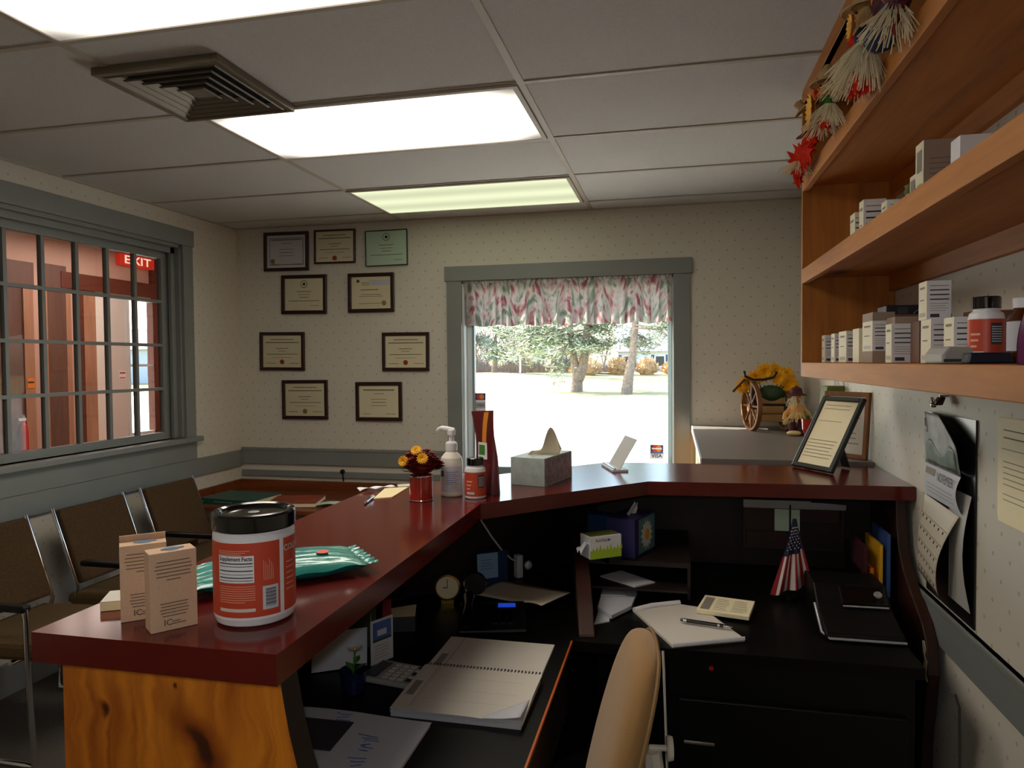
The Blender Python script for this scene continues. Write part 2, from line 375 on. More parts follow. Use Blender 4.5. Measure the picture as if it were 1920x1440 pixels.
# ------------------------------------------------------------------ room shell
XL, XR, YB, YR, H = -2.97, .74, 4.42, -1.9, 2.44
struct(MB().box(XL - .12, XR + .12, YR - .1, YB + .12, -.06, 0, 'carpet').obj('floor'))
struct(MB().box(XL - .12, XR + .12, YR - .1, YB + .12, H, H + .06, 'ceiling_tile').obj('ceiling'))
WX0, WX1, WZ0, WZ1 = -1.335, -.005, .78, 2.02
b = MB(); m = 'wallpaper_x'
b.box(XL - .12, WX0, YB, YB + .12, 0, H, m).box(WX1, XR + .12, YB, YB + .12, 0, H, m).box(WX0, WX1, YB, YB + .12, 0, WZ0, m).box(WX0, WX1, YB, YB + .12, WZ1, H, m)
struct(b.obj('wall_back'))
LY0, LY1, LZ0, LZ1 = 2.0, 3.84, 1.05, 2.24
b = MB(); m = 'wallpaper_y'
b.box(XL - .12, XL, YR, LY0, 0, H, m).box(XL - .12, XL, LY1, YB, 0, H, m).box(XL - .12, XL, LY0, LY1, 0, LZ0, m).box(XL - .12, XL, LY0, LY1, LZ1, H, m)
struct(b.obj('wall_left'))
struct(MB().box(XR, XR + .12, YR, YB, 0, H, m).obj('wall_right'))
struct(MB().box(XL - .12, XR + .12, YR - .12, YR, 0, H, 'wallpaper_x').obj('wall_rear'))
# ceiling grid of T bars
b = MB()
for x in (-1.74, -.5): b.box(x - .012, x + .012, YR + .01, YB - .002, H - .005, H - .0005, 'grid_paint')
y = 4.19
while y > YR + .1:
    b.box(XL + .002, XR - .002, y - .01, y + .01, H - .0045, H - .0005, 'grid_paint'); y -= .61
b.box(XL, XL + .02, YR, YB, H - .005, H - .0005, 'grid_paint').box(XL, XR, YB - .02, YB, H - .005, H - .0005, 'grid_paint')
struct(b.obj('trim_1'))
# chair rails and skirting
struct(MB().box(XL + .02, WX0 - .1, YB - .018, YB, .81, .923, 'trim_paint').box(XL + .02, WX0 - .1, YB - .022, YB, .905, .923, 'trim_paint').obj('trim_2', bevel=.003))
struct(MB().box(XL + .02, WX0 - .1, YB - .018, YB, .727, .768, 'trim_paint').obj('trim_3', bevel=.003))
struct(MB().box(XL, XL + .02, YR, YB, .795, .905, 'trim_paint').obj('trim_4', bevel=.003))
struct(MB().box(XR - .018, XR, YR, 2.40, .695, .808, 'trim_paint').box(XR - .022, XR, YR, 2.40, .79, .808, 'trim_paint').obj('trim_5', bevel=.003))
struct(MB().box(XL, XL + .016, YR, YB, 0, .15, 'trim_paint').obj('baseboard_left', bevel=.003))
struct(MB().box(XL + .02, XR, YB - .016, YB, 0, .15, 'trim_paint').obj('baseboard_back', bevel=.003))
struct(MB().box(XR - .016, XR, YR, YB - .02, 0, .15, 'trim_paint').obj('baseboard_right', bevel=.003))

# window in the back wall: casing, sash, pane
win = bpy.data.objects.new('window_1', None); COL.objects.link(win); win.location = (-.67, 4.47, WZ0); struct(win)
def wloc(b): b.v = [(x + .67, y - 4.47, z - WZ0) for x, y, z in b.v]; return b
b = MB()
b.box(WX0 - .1, WX0, YB - .022, YB, .62, WZ1 + .005, 'trim_paint').box(WX1, WX1 + .1, YB - .022, YB, .62, WZ1 + .005, 'trim_paint')
b.box(WX0 - .112, WX1 + .112, YB - .027, YB, WZ1 + .005, WZ1 + .1, 'trim_paint')
wloc(b).obj('casing', win, bevel=.003)
b = MB()
b.box(WX0, WX0 + .012, YB, YB + .12, WZ0, WZ1, 'sash_white').box(WX1 - .008, WX1, YB, YB + .12, WZ0, WZ1, 'sash_white').box(WX0, WX1, YB, YB + .12, WZ1 - .012, WZ1, 'sash_white')
wloc(b).obj('jamb', win)
b = MB(); g = 'sash_grey'
b.box(WX0 + .046, WX0 + .062, 4.475, 4.515, WZ0, WZ1 - .012, g).box(WX0 + .012, WX0 + .046, 4.478, 4.515, WZ0, WZ1 - .012, 'sash_white').box(WX1 - .034, WX1 - .008, 4.475, 4.515, WZ0, WZ1 - .012, g)  # paler outer half of the left stile paints in daylight on the reveal
b.box(WX0 + .062, WX1 - .034, 4.475, 4.515, WZ0, WZ0 + .04, g).box(WX0 + .062, WX1 - .034, 4.475, 4.515, WZ1 - .05, WZ1 - .012, g)
wloc(b).obj('sash', win, bevel=.002)
wloc(MB().box(WX0 - .06, WX1 + .06, YB - .05, YB + .05, WZ0 - .03, WZ0, 'sash_white')).obj('window_sill', win, bevel=.004)
wloc(MB().quad((WX0 + .05, 4.497, WZ0), (WX1 - .02, 4.497, WZ0), (WX1 - .02, 4.497, WZ1), (WX0 + .05, 4.497, WZ1), 'pane')).obj('pane', win)

# interior window in the left wall, with muntins, looking into the hall
w2 = bpy.data.objects.new('window_2', None); COL.objects.link(w2); w2.location = (XL, 2.9, LZ0); struct(w2)
def lloc(b): b.v = [(x - XL, y - 2.9, z - LZ0) for x, y, z in b.v]; return b
t = 'trim_paint'
b = MB().box(XL, XL + .022, LY1, LY1 + .09, LZ0 - .02, LZ1, t).box(XL, XL + .022, LY0 - .09, LY0, LZ0 - .02, LZ1, t).box(XL, XL + .026, LY0 - .1, LY1 + .1, LZ1, LZ1 + .098, t)
lloc(b).obj('casing', w2, bevel=.003)
b = MB().box(XL - .06, XL + .06, LY0 - .11, LY1 + .11, LZ0 - .03, LZ0, t)
lloc(b).obj('window_sill', w2, bevel=.004)
lloc(MB().box(XL, XL + .024, LY0 - .09, LY1 + .09, .905, LZ0 - .03, t)).obj('apron', w2, bevel=.003)
b = MB().box(XL - .12, XL, LY1 - .015, LY1, LZ0, LZ1, t).box(XL - .12, XL, LY0, LY0 + .015, LZ0, LZ1, t).box(XL - .12, XL, LY0, LY1, LZ1 - .02, LZ1, t)
b.box(XL - .05, XL - .03, LY0, LY1, LZ1 - .055, LZ1 - .02, t).box(XL - .05, XL - .03, LY1 - .05, LY1 - .015, LZ0, LZ1, t)
lloc(b).obj('jamb', w2)
SX0, SX1 = XL - .1, XL - .066
b = MB().box(SX0, SX1, LY1 - .09, LY1 - .015, LZ0, LZ1 - .02, t).box(SX0, SX1, LY0 + .015, LY0 + .06, LZ0, LZ1 - .02, t)
b.box(SX0, SX1, LY0 + .06, LY1 - .09, LZ1 - .095, LZ1 - .02, t).box(SX0, SX1, LY0 + .06, LY1 - .09, LZ0, LZ0 + .042, t)
lloc(b).obj('sash', w2, bevel=.002)
for k in range(1, 9):
    y = LY1 - .09 - k * .2065
    if y > LY0 + .1: lloc(MB().box(SX0 + .004, SX1 - .004, y - .01, y + .01, LZ0 + .04, LZ1 - .09, t)).obj('muntin', w2)
for k in range(1, 4):
    z = LZ0 + .042 + k * .2645
    lloc(MB().box(SX0 + .006, SX1 - .002, LY0 + .06, LY1 - .09, z - .009, z + .009, t)).obj('muntin', w2)
lloc(MB().quad((SX0 + .015, LY0 + .05, LZ0 + .03), (SX0 + .015, LY1 - .08, LZ0 + .03), (SX0 + .015, LY1 - .08, LZ1 - .08), (SX0 + .015, LY0 + .05, LZ1 - .08), 'pane_hall')).obj('pane', w2)

# the hall beyond the interior window
HX = -4.5
struct(MB().box(HX - .1, XL - .12, .4, 5.7, -.06, 0, 'hall_floor').obj('floor_hall'))
struct(MB().box(HX - .1, XL - .12, .4, 5.7, H, H + .06, 'ceiling_tile').obj('ceiling_hall'))
struct(MB().box(HX - .1, HX, .4, 4.62, 0, H, 'hall_paint').box(HX - .1, HX, 5.5, 5.7, 0, H, 'hall_paint').box(HX - .1, HX, 4.62, 5.5, 2.12, H, 'hall_paint').obj('wall_hall'))
struct(MB().box(HX, XL - .12, 5.6, 5.7, 0, H, 'hall_paint').box(HX, XL - .12, .4, .5, 0, H, 'hall_paint').box(XL - .12, XL - .02, YB + .12, 5.6, 0, H, 'hall_paint').obj('wall_hall_end'))
# front door of the hall: jamb, white side panel, door leaf with a tall pane
d1 = bpy.data.objects.new('door_1', None); COL.objects.link(d1); d1.location = (HX, 5.05, 0); struct(d1)
def dloc(b, y0=5.05): b.v = [(x - HX, y - y0, z) for x, y, z in b.v]; return b
dloc(MB().box(HX - .1, HX + .03, 4.62, 4.655, 0, 2.1, 'hall_trim_red').box(HX - .1, HX + .012, 4.655, 4.79, 0, 2.09, 'hall_orange').box(HX - .03, HX + .034, 5.40, 5.56, 0, 2.43, 'hall_trim_red')).obj('jamb', d1)
dloc(MB().box(HX, HX + .035, 4.45, 5.5, 2.09, 2.21, 'hall_trim_red')).obj('header', d1)
dloc(MB().box(HX - .04, HX + .01, 4.79, 4.9, 0, 2.1, 'white_edge')).obj('side_panel', d1)
b = MB().box(HX - .02, HX + .02, 4.9, 5.12, 0, 2.09, 'door_white').box(HX - .02, HX + .02, 5.12, 5.398, 0, .92, 'door_white').box(HX - .02, HX + .02, 5.12, 5.398, 2.05, 2.09, 'door_white')
b.box(HX + .02, HX + .03, 5.1, 5.13, .9, 2.07, 'sash_white').box(HX + .02, HX + .03, 5.13, 5.398, .9, .93, 'sash_white').box(HX + .0, HX + .03, 5.13, 5.398, 1.49, 1.51, 'sash_white')
dloc(b).obj('leaf', d1)
dloc(MB().quad((HX, 5.12, .92), (HX, 5.398, .92), (HX, 5.398, 2.05), (HX, 5.12, 2.05), 'pane_hall')).obj('pane', d1)
# inner wooden doors on the hall wall
d2 = bpy.data.objects.new('door_2', None); COL.objects.link(d2); d2.location = (HX, 4.05, 0); struct(d2)
b = MB().box(HX, HX + .03, 3.3, 4.22, 2.08, 2.24, 'hall_wood').box(HX, HX + .03, 4.13, 4.21, 0, 2.08, 'hall_orange').box(HX, HX + .03, 3.3, 3.38, 0, 2.08, 'hall_orange')
dloc(b, 4.05).obj('jamb', d2)
b = MB().box(HX, HX + .018, 3.38, 4.13, 0, 2.08, 'hall_wood')
for z0, z1 in ((.15, .85), (.98, 1.95)):
    for y0, y1 in ((3.46, 3.7), (3.8, 4.05)): b.box(HX + .018, HX + .026, y0, y1, z0, z1, 'hall_wood')
dloc(b, 4.05).obj('leaf', d2, bevel=.003)
d3 = bpy.data.objects.new('door_3', None); COL.objects.link(d3); d3.location = (HX, 4.4, 0); struct(d3)
dloc(MB().box(HX, HX + .03, 4.3, 4.5, 2.08, 2.25, 'hall_wood').box(HX, HX + .03, 4.3, 4.325, 0, 2.08, 'hall_orange').box(HX, HX + .02, 4.5, 4.545, 0, 2.1, 'hall_orange'), 4.4).obj('jamb', d3)
dloc(MB().box(HX, HX + .018, 4.325, 4.5, 0, 2.08, 'hall_wood'), 4.4).obj('leaf', d3)
# things in the hall
t = thing('exit_sign', 'lit red EXIT sign with pale letters above the hall door', 'sign', (HX + .03, 5.225, 2.385))
MB().box(-.028, .012, -.2, .2, -.05, .045, 'exit_red').obj('housing', t, bevel=.004)
b = MB(); f = Face(b, (.013, .2, 0), (0, -1, 0), (0, 0, 1)); f = Face(b, (.013, -.2, -.06), (0, 1, 0), (0, 0, 1), .0008)
f.text('EXIT', .2, .058, .095, 'exit_letter', squeeze=1.6); b.obj('lettering', t)
t = thing('fire_extinguisher', 'small red extinguisher seen through the lower left panes of the interior window', 'extinguisher', (HX + .06, 4.075, .90))
MB().lathe([(0, 0), (.026, 0), (.03, .01), (.03, .15), (.022, .19), (.012, .205), (.012, .225)], 'bright_red').obj('cylinder', t, smooth=True)
MB().box(-.012, .012, -.045, .012, .22, .238, 'white_plastic').cyl((0, 0, .2), (0, 0, .25), .01, 'silver').obj('valve', t)
MB().box(-.06, -.029, -.02, .02, .03, .14, 'white_plastic').obj('bracket', t)
t = tag(MB().box(0, .003, -.03, .03, -.035, .035, 'visa_orange').box(.003, .004, -.024, .024, .0, .012, 'ink').obj('sticker', loc=(HX + .03, 4.17, 1.38)), 'orange sticker on the pale door jamb in the hall', 'sticker')
t = tag(MB().box(0, .002, -.035, .035, -.035, .035, 'cert_white').box(.002, .0028, -.03, .03, .012, .026, 'seal_red').box(.002, .0028, -.03, .03, -.026, -.018, 'bright_red').obj('door_notice', loc=(HX + .0205, 5.045, 1.42)), 'small white and red notice on the white hall door', 'notice')

# ------------------------------------------------------------------ ceiling lights and vent
def light(y0, y1, lens, label, x0=-1.735, x1=-.515):
    cx, cy = (x0 + x1) / 2, (y0 + y1) / 2
    t = thing('ceiling_light', label, 'light', (cx, cy, H - .012), 0, 'recessed fluorescent ceiling lights')
    hx, hy = (x1 - x0) / 2, (y1 - y0) / 2
    b = MB(); w = .018
    b.box(-hx, hx, -hy, -hy + w, 0, .0115, 'grid_paint').box(-hx, hx, hy - w, hy, 0, .0115, 'grid_paint').box(-hx, -hx + w, -hy + w, hy - w, 0, .0115, 'grid_paint').box(hx - w, hx, -hy + w, hy - w, 0, .0115, 'grid_paint')
    b.obj('frame', t)
    MB().box(-hx + w, hx - w, -hy + w, hy - w, .004, .0115, lens).obj('diffuser', t)
light(1.145, 1.745, 'lens_warm', 'bright warm ceiling light panel nearest the camera, cut by the top edge')
light(2.365, 2.965, 'lens_warm', 'bright ceiling light panel beside the air vent')
light(3.585, 4.185, 'lens_cool', 'dimmer greenish ceiling light panel by the back wall')
light(-1.295, -.695, 'lens_warm', 'added unseen warm ceiling light panel behind the camera')  # out of view, added to light the near side of the room
tg = thing('ceiling_light', 'added unseen ceiling light panel that brightens the hall behind the interior window', 'light', (-3.85, 4.35, H - .012), 0, 'recessed fluorescent ceiling lights')  # out of view, added as fill light for the hall
MB().box(-.31, .31, -.62, .62, .0, .0115, 'grid_paint').obj('frame', tg)
MB().box(-.29, .29, -.6, .6, -.003, 0, 'hall_fill_lens').obj('diffuser', tg)

VZ = 2.412
t = thing('ceiling_vent', 'square dark metal air vent with stepped louvers hanging from the ceiling', 'vent', (-1.563, 2.138, VZ))
M('vent_metal', '857b6a', .5, .2); M('vent_edge', '6a604e', .45, .3); M('vent_dark', '181614', .8)
hs = .225
b = MB()
for s0, s1, a in ((-hs, -hs + .02, 0), (hs - .02, hs, 0)):
    b.box(s0, s1, -hs, hs, 0, .026, 'vent_edge'); b.box(-hs + .02, hs - .02, s0, s1, 0, .026, 'vent_edge')
b.obj('frame', t, bevel=.002)
MB().box(-hs + .02, hs - .02, -hs + .02, hs - .02, .0235, .026, 'vent_dark').obj('backing', t)
for k in range(5):
    r = hs - .026 - k * .037; q = r - .02
    b = MB(); z0, z1 = .002, .0225
    for s in range(4):
        a = s * PI / 2; c, sn = math.cos(a), math.sin(a)
        R = lambda x, y: (c * x - sn * y, sn * x + c * y)
        p = [R(-r, -r) + (z0,), R(r, -r) + (z0,), R(q, -q) + (z1,), R(-q, -q) + (z1,)]
        b.quad(*p, 'vent_metal')
        pe = [R(-r, -r) + (z0,), R(r, -r) + (z0,), R(r - .004, -r + .004) + (z0 - .0025,), R(-r + .004, -r + .004) + (z0 - .0025,)]
        b.quad(*pe, 'vent_edge')
    b.obj('louver', t, solid=.0015)
MB().box(-.035, .035, -.035, .035, .005, .01, 'vent_metal').obj('centre_plate', t)
# ------------------------------------------------------------------ certificates on the back wall
def certificate(x0, x1, z0, z1, label, paper, seal=None, seal_at=(.5, .14), fw=.02, frame='frame_brown', style=0, mat_border=0, tilt=0):
    cx, cz = (x0 + x1) / 2, (z0 + z1) / 2; w, h = (x1 - x0) / 2, (z1 - z0) / 2
    t = thing('framed_certificate', label, 'certificate', (cx, YB - .001, cz), 0, 'framed certificates on the back wall')
    t.rotation_euler = (0, tilt, 0)
    d = -.02
    b = MB().box(-w, w, d, 0, -h, -h + fw, frame).box(-w, w, d, 0, h - fw, h, frame).box(-w, -w + fw, d, 0, -h + fw, h - fw, frame).box(w - fw, w, d, 0, -h + fw, h - fw, frame)
    b.obj('frame', t, bevel=.003)
    b = MB(); iw, ih = w - fw, h - fw
    b.box(-iw, iw, -.008, -.002, -ih, ih, paper)
    f = Face(b, (-iw, -.008, -ih), (1, 0, 0), (0, 0, 1), .0008); W, Hh = 2 * iw, 2 * ih
    if mat_border:
        f.rect(.018, .018, W - .018, Hh - .018, 'cert_text'); f.rect(.023, .023, W - .023, Hh - .023, paper, 2)
    tx = 'cert_text'
    def ln(c, v, l, hh=.004): f.rect(W * (c - l / 2), Hh * v, W * (c + l / 2), Hh * v + hh, tx, 3)
    if style == 0:
        ln(.5, .86, .6, .005); ln(.5, .76, .86, .006); ln(.5, .58, .32); ln(.5, .5, .2, .003); ln(.5, .4, .8); ln(.5, .3, .5, .002); ln(.2, .12, .24, .003); ln(.82, .12, .24, .003)
    elif style == 1:
        f.disc(W * .5, Hh * .82, .026, tx, 3); f.disc(W * .5, Hh * .82, .021, paper, 4); f.disc(W * .505, Hh * .82, .011, 'leaf_dark', 5, 7)
        ln(.5, .58, .36); ln(.5, .49, .3, .003); ln(.5, .4, .24); ln(.5, .29, .8, .004); ln(.78, .14, .2, .003)
    elif style == 2:
        f.disc(W * .17, Hh * .87, .012, 'leaf_dark', 3, 6); ln(.36, .8, .2); ln(.36, .74, .2, .003); f.rect(W * .48, Hh * .73, W * .97, Hh * .9, 'cert_white', 3)
        ln(.46, .58, .46, .005); ln(.5, .44, .5, .003); ln(.5, .38, .6, .003); ln(.46, .16, .56, .003)
    else:
        ln(.5, .84, .78, .008); ln(.5, .74, .26, .003); ln(.5, .56, .4, .003); ln(.5, .46, .36); ln(.5, .36, .4, .003); ln(.2, .1, .2, .003); ln(.8, .1, .24, .003)
    b.obj('sheet', t)
    if seal:
        b = MB(); f = Face(b, (-iw, -.0085, -ih), (1, 0, 0), (0, 0, 1), .0012)
        n = 20; cu, cv = W * seal_at[0], Hh * seal_at[1]
        vs = [f.p(cu + (.017 if k % 2 else .0155) * math.cos(2 * PI * k / n), cv + (.017 if k % 2 else .0155) * math.sin(2 * PI * k / n), 3) for k in range(n)]
        b.add(vs, [tuple(range(n))], seal); b.obj('seal', t, solid=.0008)
    else:
        pass
    MB().quad((-iw, -.0135, -ih), (iw, -.0135, -ih), (iw, -.0135, ih), (-iw, -.0135, ih), 'clear_glass').obj('glass', t)
    return t
glm = MATS['clear_glass']
certificate(-2.748, -2.412, 2.136, 2.401, 'framed certificate with a wide grey mat and a gold seal, top left corner', 'cert_white', 'seal_gold', (.15, .2), .022, mat_border=1, style=3, tilt=.012)
certificate(-2.37, -2.07, 2.173, 2.40, 'narrow framed tan certificate with a red seal, middle of the top row', 'cert_paper', 'seal_red', (.5, .12), .012, tilt=.01)
certificate(-1.998, -1.702, 2.144, 2.378, 'mint green certificate in a thin black frame at the right end of the top row', 'cert_mint', None, fw=.005, frame='frame_black', style=1, tilt=-.006)
certificate(-2.62, -2.284, 1.84, 2.105, 'framed certificate with a round dark emblem at its top, left one of the second row', 'cert_paper', None, style=1, fw=.024, tilt=.012)
certificate(-2.127, -1.799, 1.84, 2.10, 'framed certificate with a pale patch at its top and a gold seal', 'cert_paper', 'seal_gold', (.83, .17), .024, style=2, tilt=.004)
certificate(-2.793, -2.455, 1.457, 1.72, 'framed certificate with a red seal, leftmost of all the frames, level with the window valance', 'cert_paper', 'seal_red', (.5, .17), .022, tilt=.012)
certificate(-1.888, -1.56, 1.449, 1.703, 'framed certificate with an orange red seal, nearest to the window', 'cert_paper', 'seal_red', (.5, .16), .022, tilt=.005)
certificate(-2.628, -2.289, 1.124, 1.391, 'framed certificate with a dark gold seal, left one of the bottom row', 'cert_paper', 'seal_gold', (.5, .14), .022, tilt=-.002)
certificate(-2.083, -1.753, 1.117, 1.377, 'framed diploma without a seal, right one of the bottom row', 'cert_paper', None, style=3, fw=.024, tilt=-.002)

# ------------------------------------------------------------------ valance and window stickers
t = thing('window_valance', 'gathered floral valance in green, rose and burgundy across the top of the window', 'curtain', (-.67, YB - .005, 2.0))
MB().tube([(-.66, .02, -.005), (.66, .02, -.005)], .009, 'white_plastic').obj('rod', t, smooth=True)
def val(u, v):
    x = -.655 + 1.31 * u
    fold = math.sin(u * 150 + 1.7 * math.sin(u * 31)) * .6 + math.sin(u * 83 + 2) * .4
    a = .009 + .022 * v
    ruff = .012 * max(0, .12 - v) / .12 * math.sin(u * 260)
    z = .02 - .285 * v + ruff + (.006 * math.sin(u * 47) if v > .9 else 0)
    yy = .02 + fold * a + (-.012 if v < .14 else 0) * (1 if v > .03 else .3)
    return (x + .004 * math.sin(u * 170), yy - .014 * (1 - v), z)
b = MB().grid(val, 300, 18, 'floral', uv=True); b.uv = [(u * 3.4, v * .36 + .1 * math.sin(u * 40)) for u, v in b.uv]
b.obj('fabric', t, smooth=True)

def card_sticker(x, z, label, big):
    t = thing('payment_sticker', label, 'sticker', (x, 4.4945, z), 0, 'card payment stickers on the window pane')
    w = .042; b = MB().box(-w, w, 0, .0015, -.045, .045, 'box_white')
    f = Face(b, (-w, 0, -.045), (1, 0, 0), (0, 0, 1), .0005)
    f.rect(.004, .045, .08, .088, 'visa_blue'); f.disc(.03, .066, .019, 'visa_red', 2); f.disc(.054, .066, .019, 'visa_orange', 3)
    f.rect(.012, .062, .072, .07, 'box_white', 4)
    f.rect(.003, .036, .081, .043, 'visa_blue')
    b.obj('card', t)
    b = MB(); f = Face(b, (-w, -.001, -.045), (1, 0, 0), (0, 0, 1), .0005)
    f.text('VISA', w, .02, .034, 'visa_blue', squeeze=.95); b.obj('lettering', t)
card_sticker(-.106, .935, 'orange payment card sticker reading VISA at the lower right of the window', 1)
t = thing('payment_sticker', 'small payment card sticker low at the left edge of the window', 'sticker', (-1.24, 4.4945, 1.215), 0, 'card payment stickers on the window pane')
b = MB().box(-.036, .036, 0, .0015, -.085, .085, 'box_white'); f = Face(b, (-.036, 0, -.085), (1, 0, 0), (0, 0, 1), .0005)
f.rect(.003, .125, .069, .167, 'visa_blue'); f.disc(.026, .146, .017, 'visa_red', 2); f.disc(.046, .146, .017, 'visa_orange', 3); f.rect(.003, .07, .069, .11, 'grey_card'); f.rect(.003, .008, .069, .055, 'grey_card'); f.rect(.006, .03, .066, .036, 'visa_orange', 2)
b.obj('card', t)
b = MB(); Face(b, (-.036, -.001, -.085), (1, 0, 0), (0, 0, 1), .0005).text('VISA', .036, .09, .026, 'visa_blue'); b.obj('lettering', t)

# ------------------------------------------------------------------ reception counter
CT = [(-.535, .87), (-.535, 1.93), (-.085, 2.395), (.736, 2.44), (.736, 2.87), (-.26, 2.83), (-.945, 2.10), (-.945, .87)]
tag(MB().prism(CT, 1.055, 1.10, 'maroon_top').obj('reception_countertop'), 'long maroon laminate countertop that bends around the reception desk', 'countertop')
t = thing('reception_counter', 'wooden reception counter with a knotty pine end panel and dark inner panels', 'counter', (-.72, .9, 0))
def cl(b): b.v = [(x + .72, y - .9, z) for x, y, z in b.v]; return b
prof = [(-.905, 0), (-.905, 1.054), (-.539, 1.054), (-.535, 1.03), (-.527, .985), (-.516, .94), (-.503, .9), (-.482, .855), (-.45, .81), (-.41, .78), (-.33, .755), (-.29, .72), (-.29, 0)]
b = MB(); n = len(prof)
vs = [(x, y, z) for y in (.885, .93) for x, z in prof]
b.add(vs, [tuple(range(n)), tuple(range(2 * n - 1, n - 1, -1))], 'pine_end'); b.add(vs, [(k, n + k, n + (k + 1) % n, (k + 1) % n) for k in range(n)], 'dark_wood')
o = cl(b).obj('end_panel', t, bevel=.003)
o['label'] = 'knotty orange pine end panel with a curved edge'
cl(MB().prism([(-.915, .931), (-.895, .931), (-.895, 2.085), (-.915, 2.095)], 0, 1.054, 'dark_wood')).obj('front_panel', t)
cl(MB().prism([(-.915, 2.096), (-.895, 2.086), (-.29, 2.75), (-.30, 2.775)], 0, 1.054, 'dark_wood')).obj('front_panel', t)
cl(MB().prism([(-.289, 2.75), (.735, 2.775), (.735, 2.80), (-.298, 2.776)], 0, 1.054, 'dark_wood')).obj('front_panel', t)
wood('bracket_wood', '3c1a0d', '241008', '120703', 2, .5, knots=False)
bp = [(.735, .7405), (0, .7405), (.004, .748)] + [(.43 - .42 * (1 - k / 16) ** .62, .748 + .132 * (k / 16) ** .9) for k in range(1, 17)] + [(.735, .88)]
bd = V((-.17, .985, 0)).normalized(); bn = V((bd.y, -bd.x, 0))
b = MB(); n = len(bp); o0 = V((-.235, 1.93, 0))
vs = [o0 + bd * s_ + bn * w_ + V((0, 0, z)) for w_ in (-.022, .022) for s_, z in bp]
b.add(vs, [tuple(range(n)), tuple(range(2 * n - 1, n - 1, -1))] + [(k, n + k, n + (k + 1) % n, (k + 1) % n) for k in range(n)], 'bracket_wood')
cl(b).obj('bracket', t, bevel=.003)
ep = [(2.77, 0), (2.77, 1.054), (2.47, 1.054), (2.46, .97), (2.44, .90), (2.39, .845), (2.30, .79), (2.22, .745), (2.18, .70), (2.16, .62), (2.18, .53), (2.21, .40), (2.22, 0)]
cl(MB().prism(ep, .688, .72, 'bracket_wood', axis=0)).obj('bracket', t, bevel=.004)
cl(MB().prism([(-.272, 2.29), (.05, 2.29), (.05, 2.745), (-.285, 2.735), (-.31, 2.51)], .845, .86, 'dark_wood').box(.04, .05, 2.3, 2.745, .7415, .845, 'dark_wood').prism([(-.268, 2.24), (.04, 2.24), (.04, 2.74), (-.285, 2.73), (-.31, 2.51)], .78, .787, 'dark_wood')).obj('pigeonhole', t)
DK = [(-.893, .932), (-.275, .932), (-.275, 1.90), (.60, 1.90), (.60, 2.3), (.687, 2.45), (.687, 2.77), (-.282, 2.744), (-.893, 2.08)]
t = thing('desk', 'black L shaped work surface below the reception counter', 'desk', (-.5, 1.5, 0))
def kl(b): b.v = [(x + .5, y - 1.5, z) for x, y, z in b.v]; return b
kl(MB().prism(DK, .712, .74, 'desk_black')).obj('worktop', t)
o = kl(MB().box(-.2745, -.27, .94, 1.895, .734, .7425, 'desk_edge_highlight')).obj('edge_highlight_strip', t); o['label'] = 'worn wooden edge strip with its orange highlight painted in'  # bright orange on the worn edge stands in for the highlight along it
kl(MB().box(-.5, -.3, 1.0, 1.02, 0, .711, 'dark_wood').box(-.3, -.28, 1.0, 1.86, .56, .711, 'dark_wood')).obj('apron', t)
t = thing('file_cabinet', 'black cabinet with a bar handle under the right side of the desk', 'cabinet', (.28, 2.2, 0))
MB().box(-.30, .31, -.26, .3, 0, .70, 'black_plastic').obj('body', t, bevel=.004)
d = MB().box(-.27, .29, -.279, -.261, .37, .6, 'black_plastic').obj('drawer', t, bevel=.004)
MB().tube([(-.255, -.28, .49), (-.255, -.3, .495), (-.18, -.3, .495), (-.18, -.28, .49)], .005, 'chrome').obj('handle', d)
d = MB().box(-.27, .29, -.279, -.261, .06, .34, 'black_plastic').obj('drawer', t, bevel=.004)
MB().tube([(-.255, -.28, .2), (-.255, -.3, .205), (-.18, -.3, .205), (-.18, -.28, .2)], .005, 'chrome').obj('handle', d)
MB().cyl((-.185, -.268, .683), (-.185, -.261, .683), .006, 'bright_red').obj('lock', t)

# ------------------------------------------------------------------ things on the countertop
CZ = 1.1003
def kraft_box(x, y, rz, label, flap):
    t = thing('kraft_box', label, 'box', (x, y, CZ), rz, 'kraft boxes on the counter end')
    w, d, h = .066, .036, .119
    b = MB().box(0, w, 0, d, 0, h, 'kraft'); f = Face(b, (0, 0, 0), (1, 0, 0), (0, 0, 1))
    for i, (l, k) in enumerate(((.7, 0), (.76, 0), (.8, 0), (.72, 0), (.74, 0), (.3, 0))): f.rect(w * (.5 - l / 2), .104 - i * .0055, w * (.5 + l / 2), .1055 - i * .0055, 'kraft_print')
    for i, l in enumerate((.6, .56, .62, .58, .5)): f.rect(w * (.5 - l / 2), .041 - i * .0048, w * (.5 + l / 2), .0424 - i * .0048, 'kraft_print')
    f.text('IC', w * .36, .0125, .013, 'kraft_print'); f.rect(w * .45, .009, w * .74, .0105, 'kraft_print'); f.rect(w * .45, .0125, w * .62, .014, 'kraft_print')
    b.obj('carton', t, bevel=.0008)
    b = MB(); f = Face(b, (0, 0, h), (1, 0, 0), (0, 1, 0)); f.disc(w * .52, d * .52, .012, 'kraft_blue'); f.rect(w * .3, d * .42, w * .8, d * .6, 'kraft_blue', 2); b.obj('top_print', t)
    if flap:
        MB().grid(lambda u, v: (w * u, d + .001 - .006 * v, h + .010 * v), 2, 2, 'kraft').obj('flap', t, solid=.001)
kraft_box(-.758, .897, .90, 'tan kraft carton with printed back text, the front one of the pair beside the tub', 0)
kraft_box(-.838, .928, .72, 'tan kraft carton with an open flap, standing behind the front carton', 1)
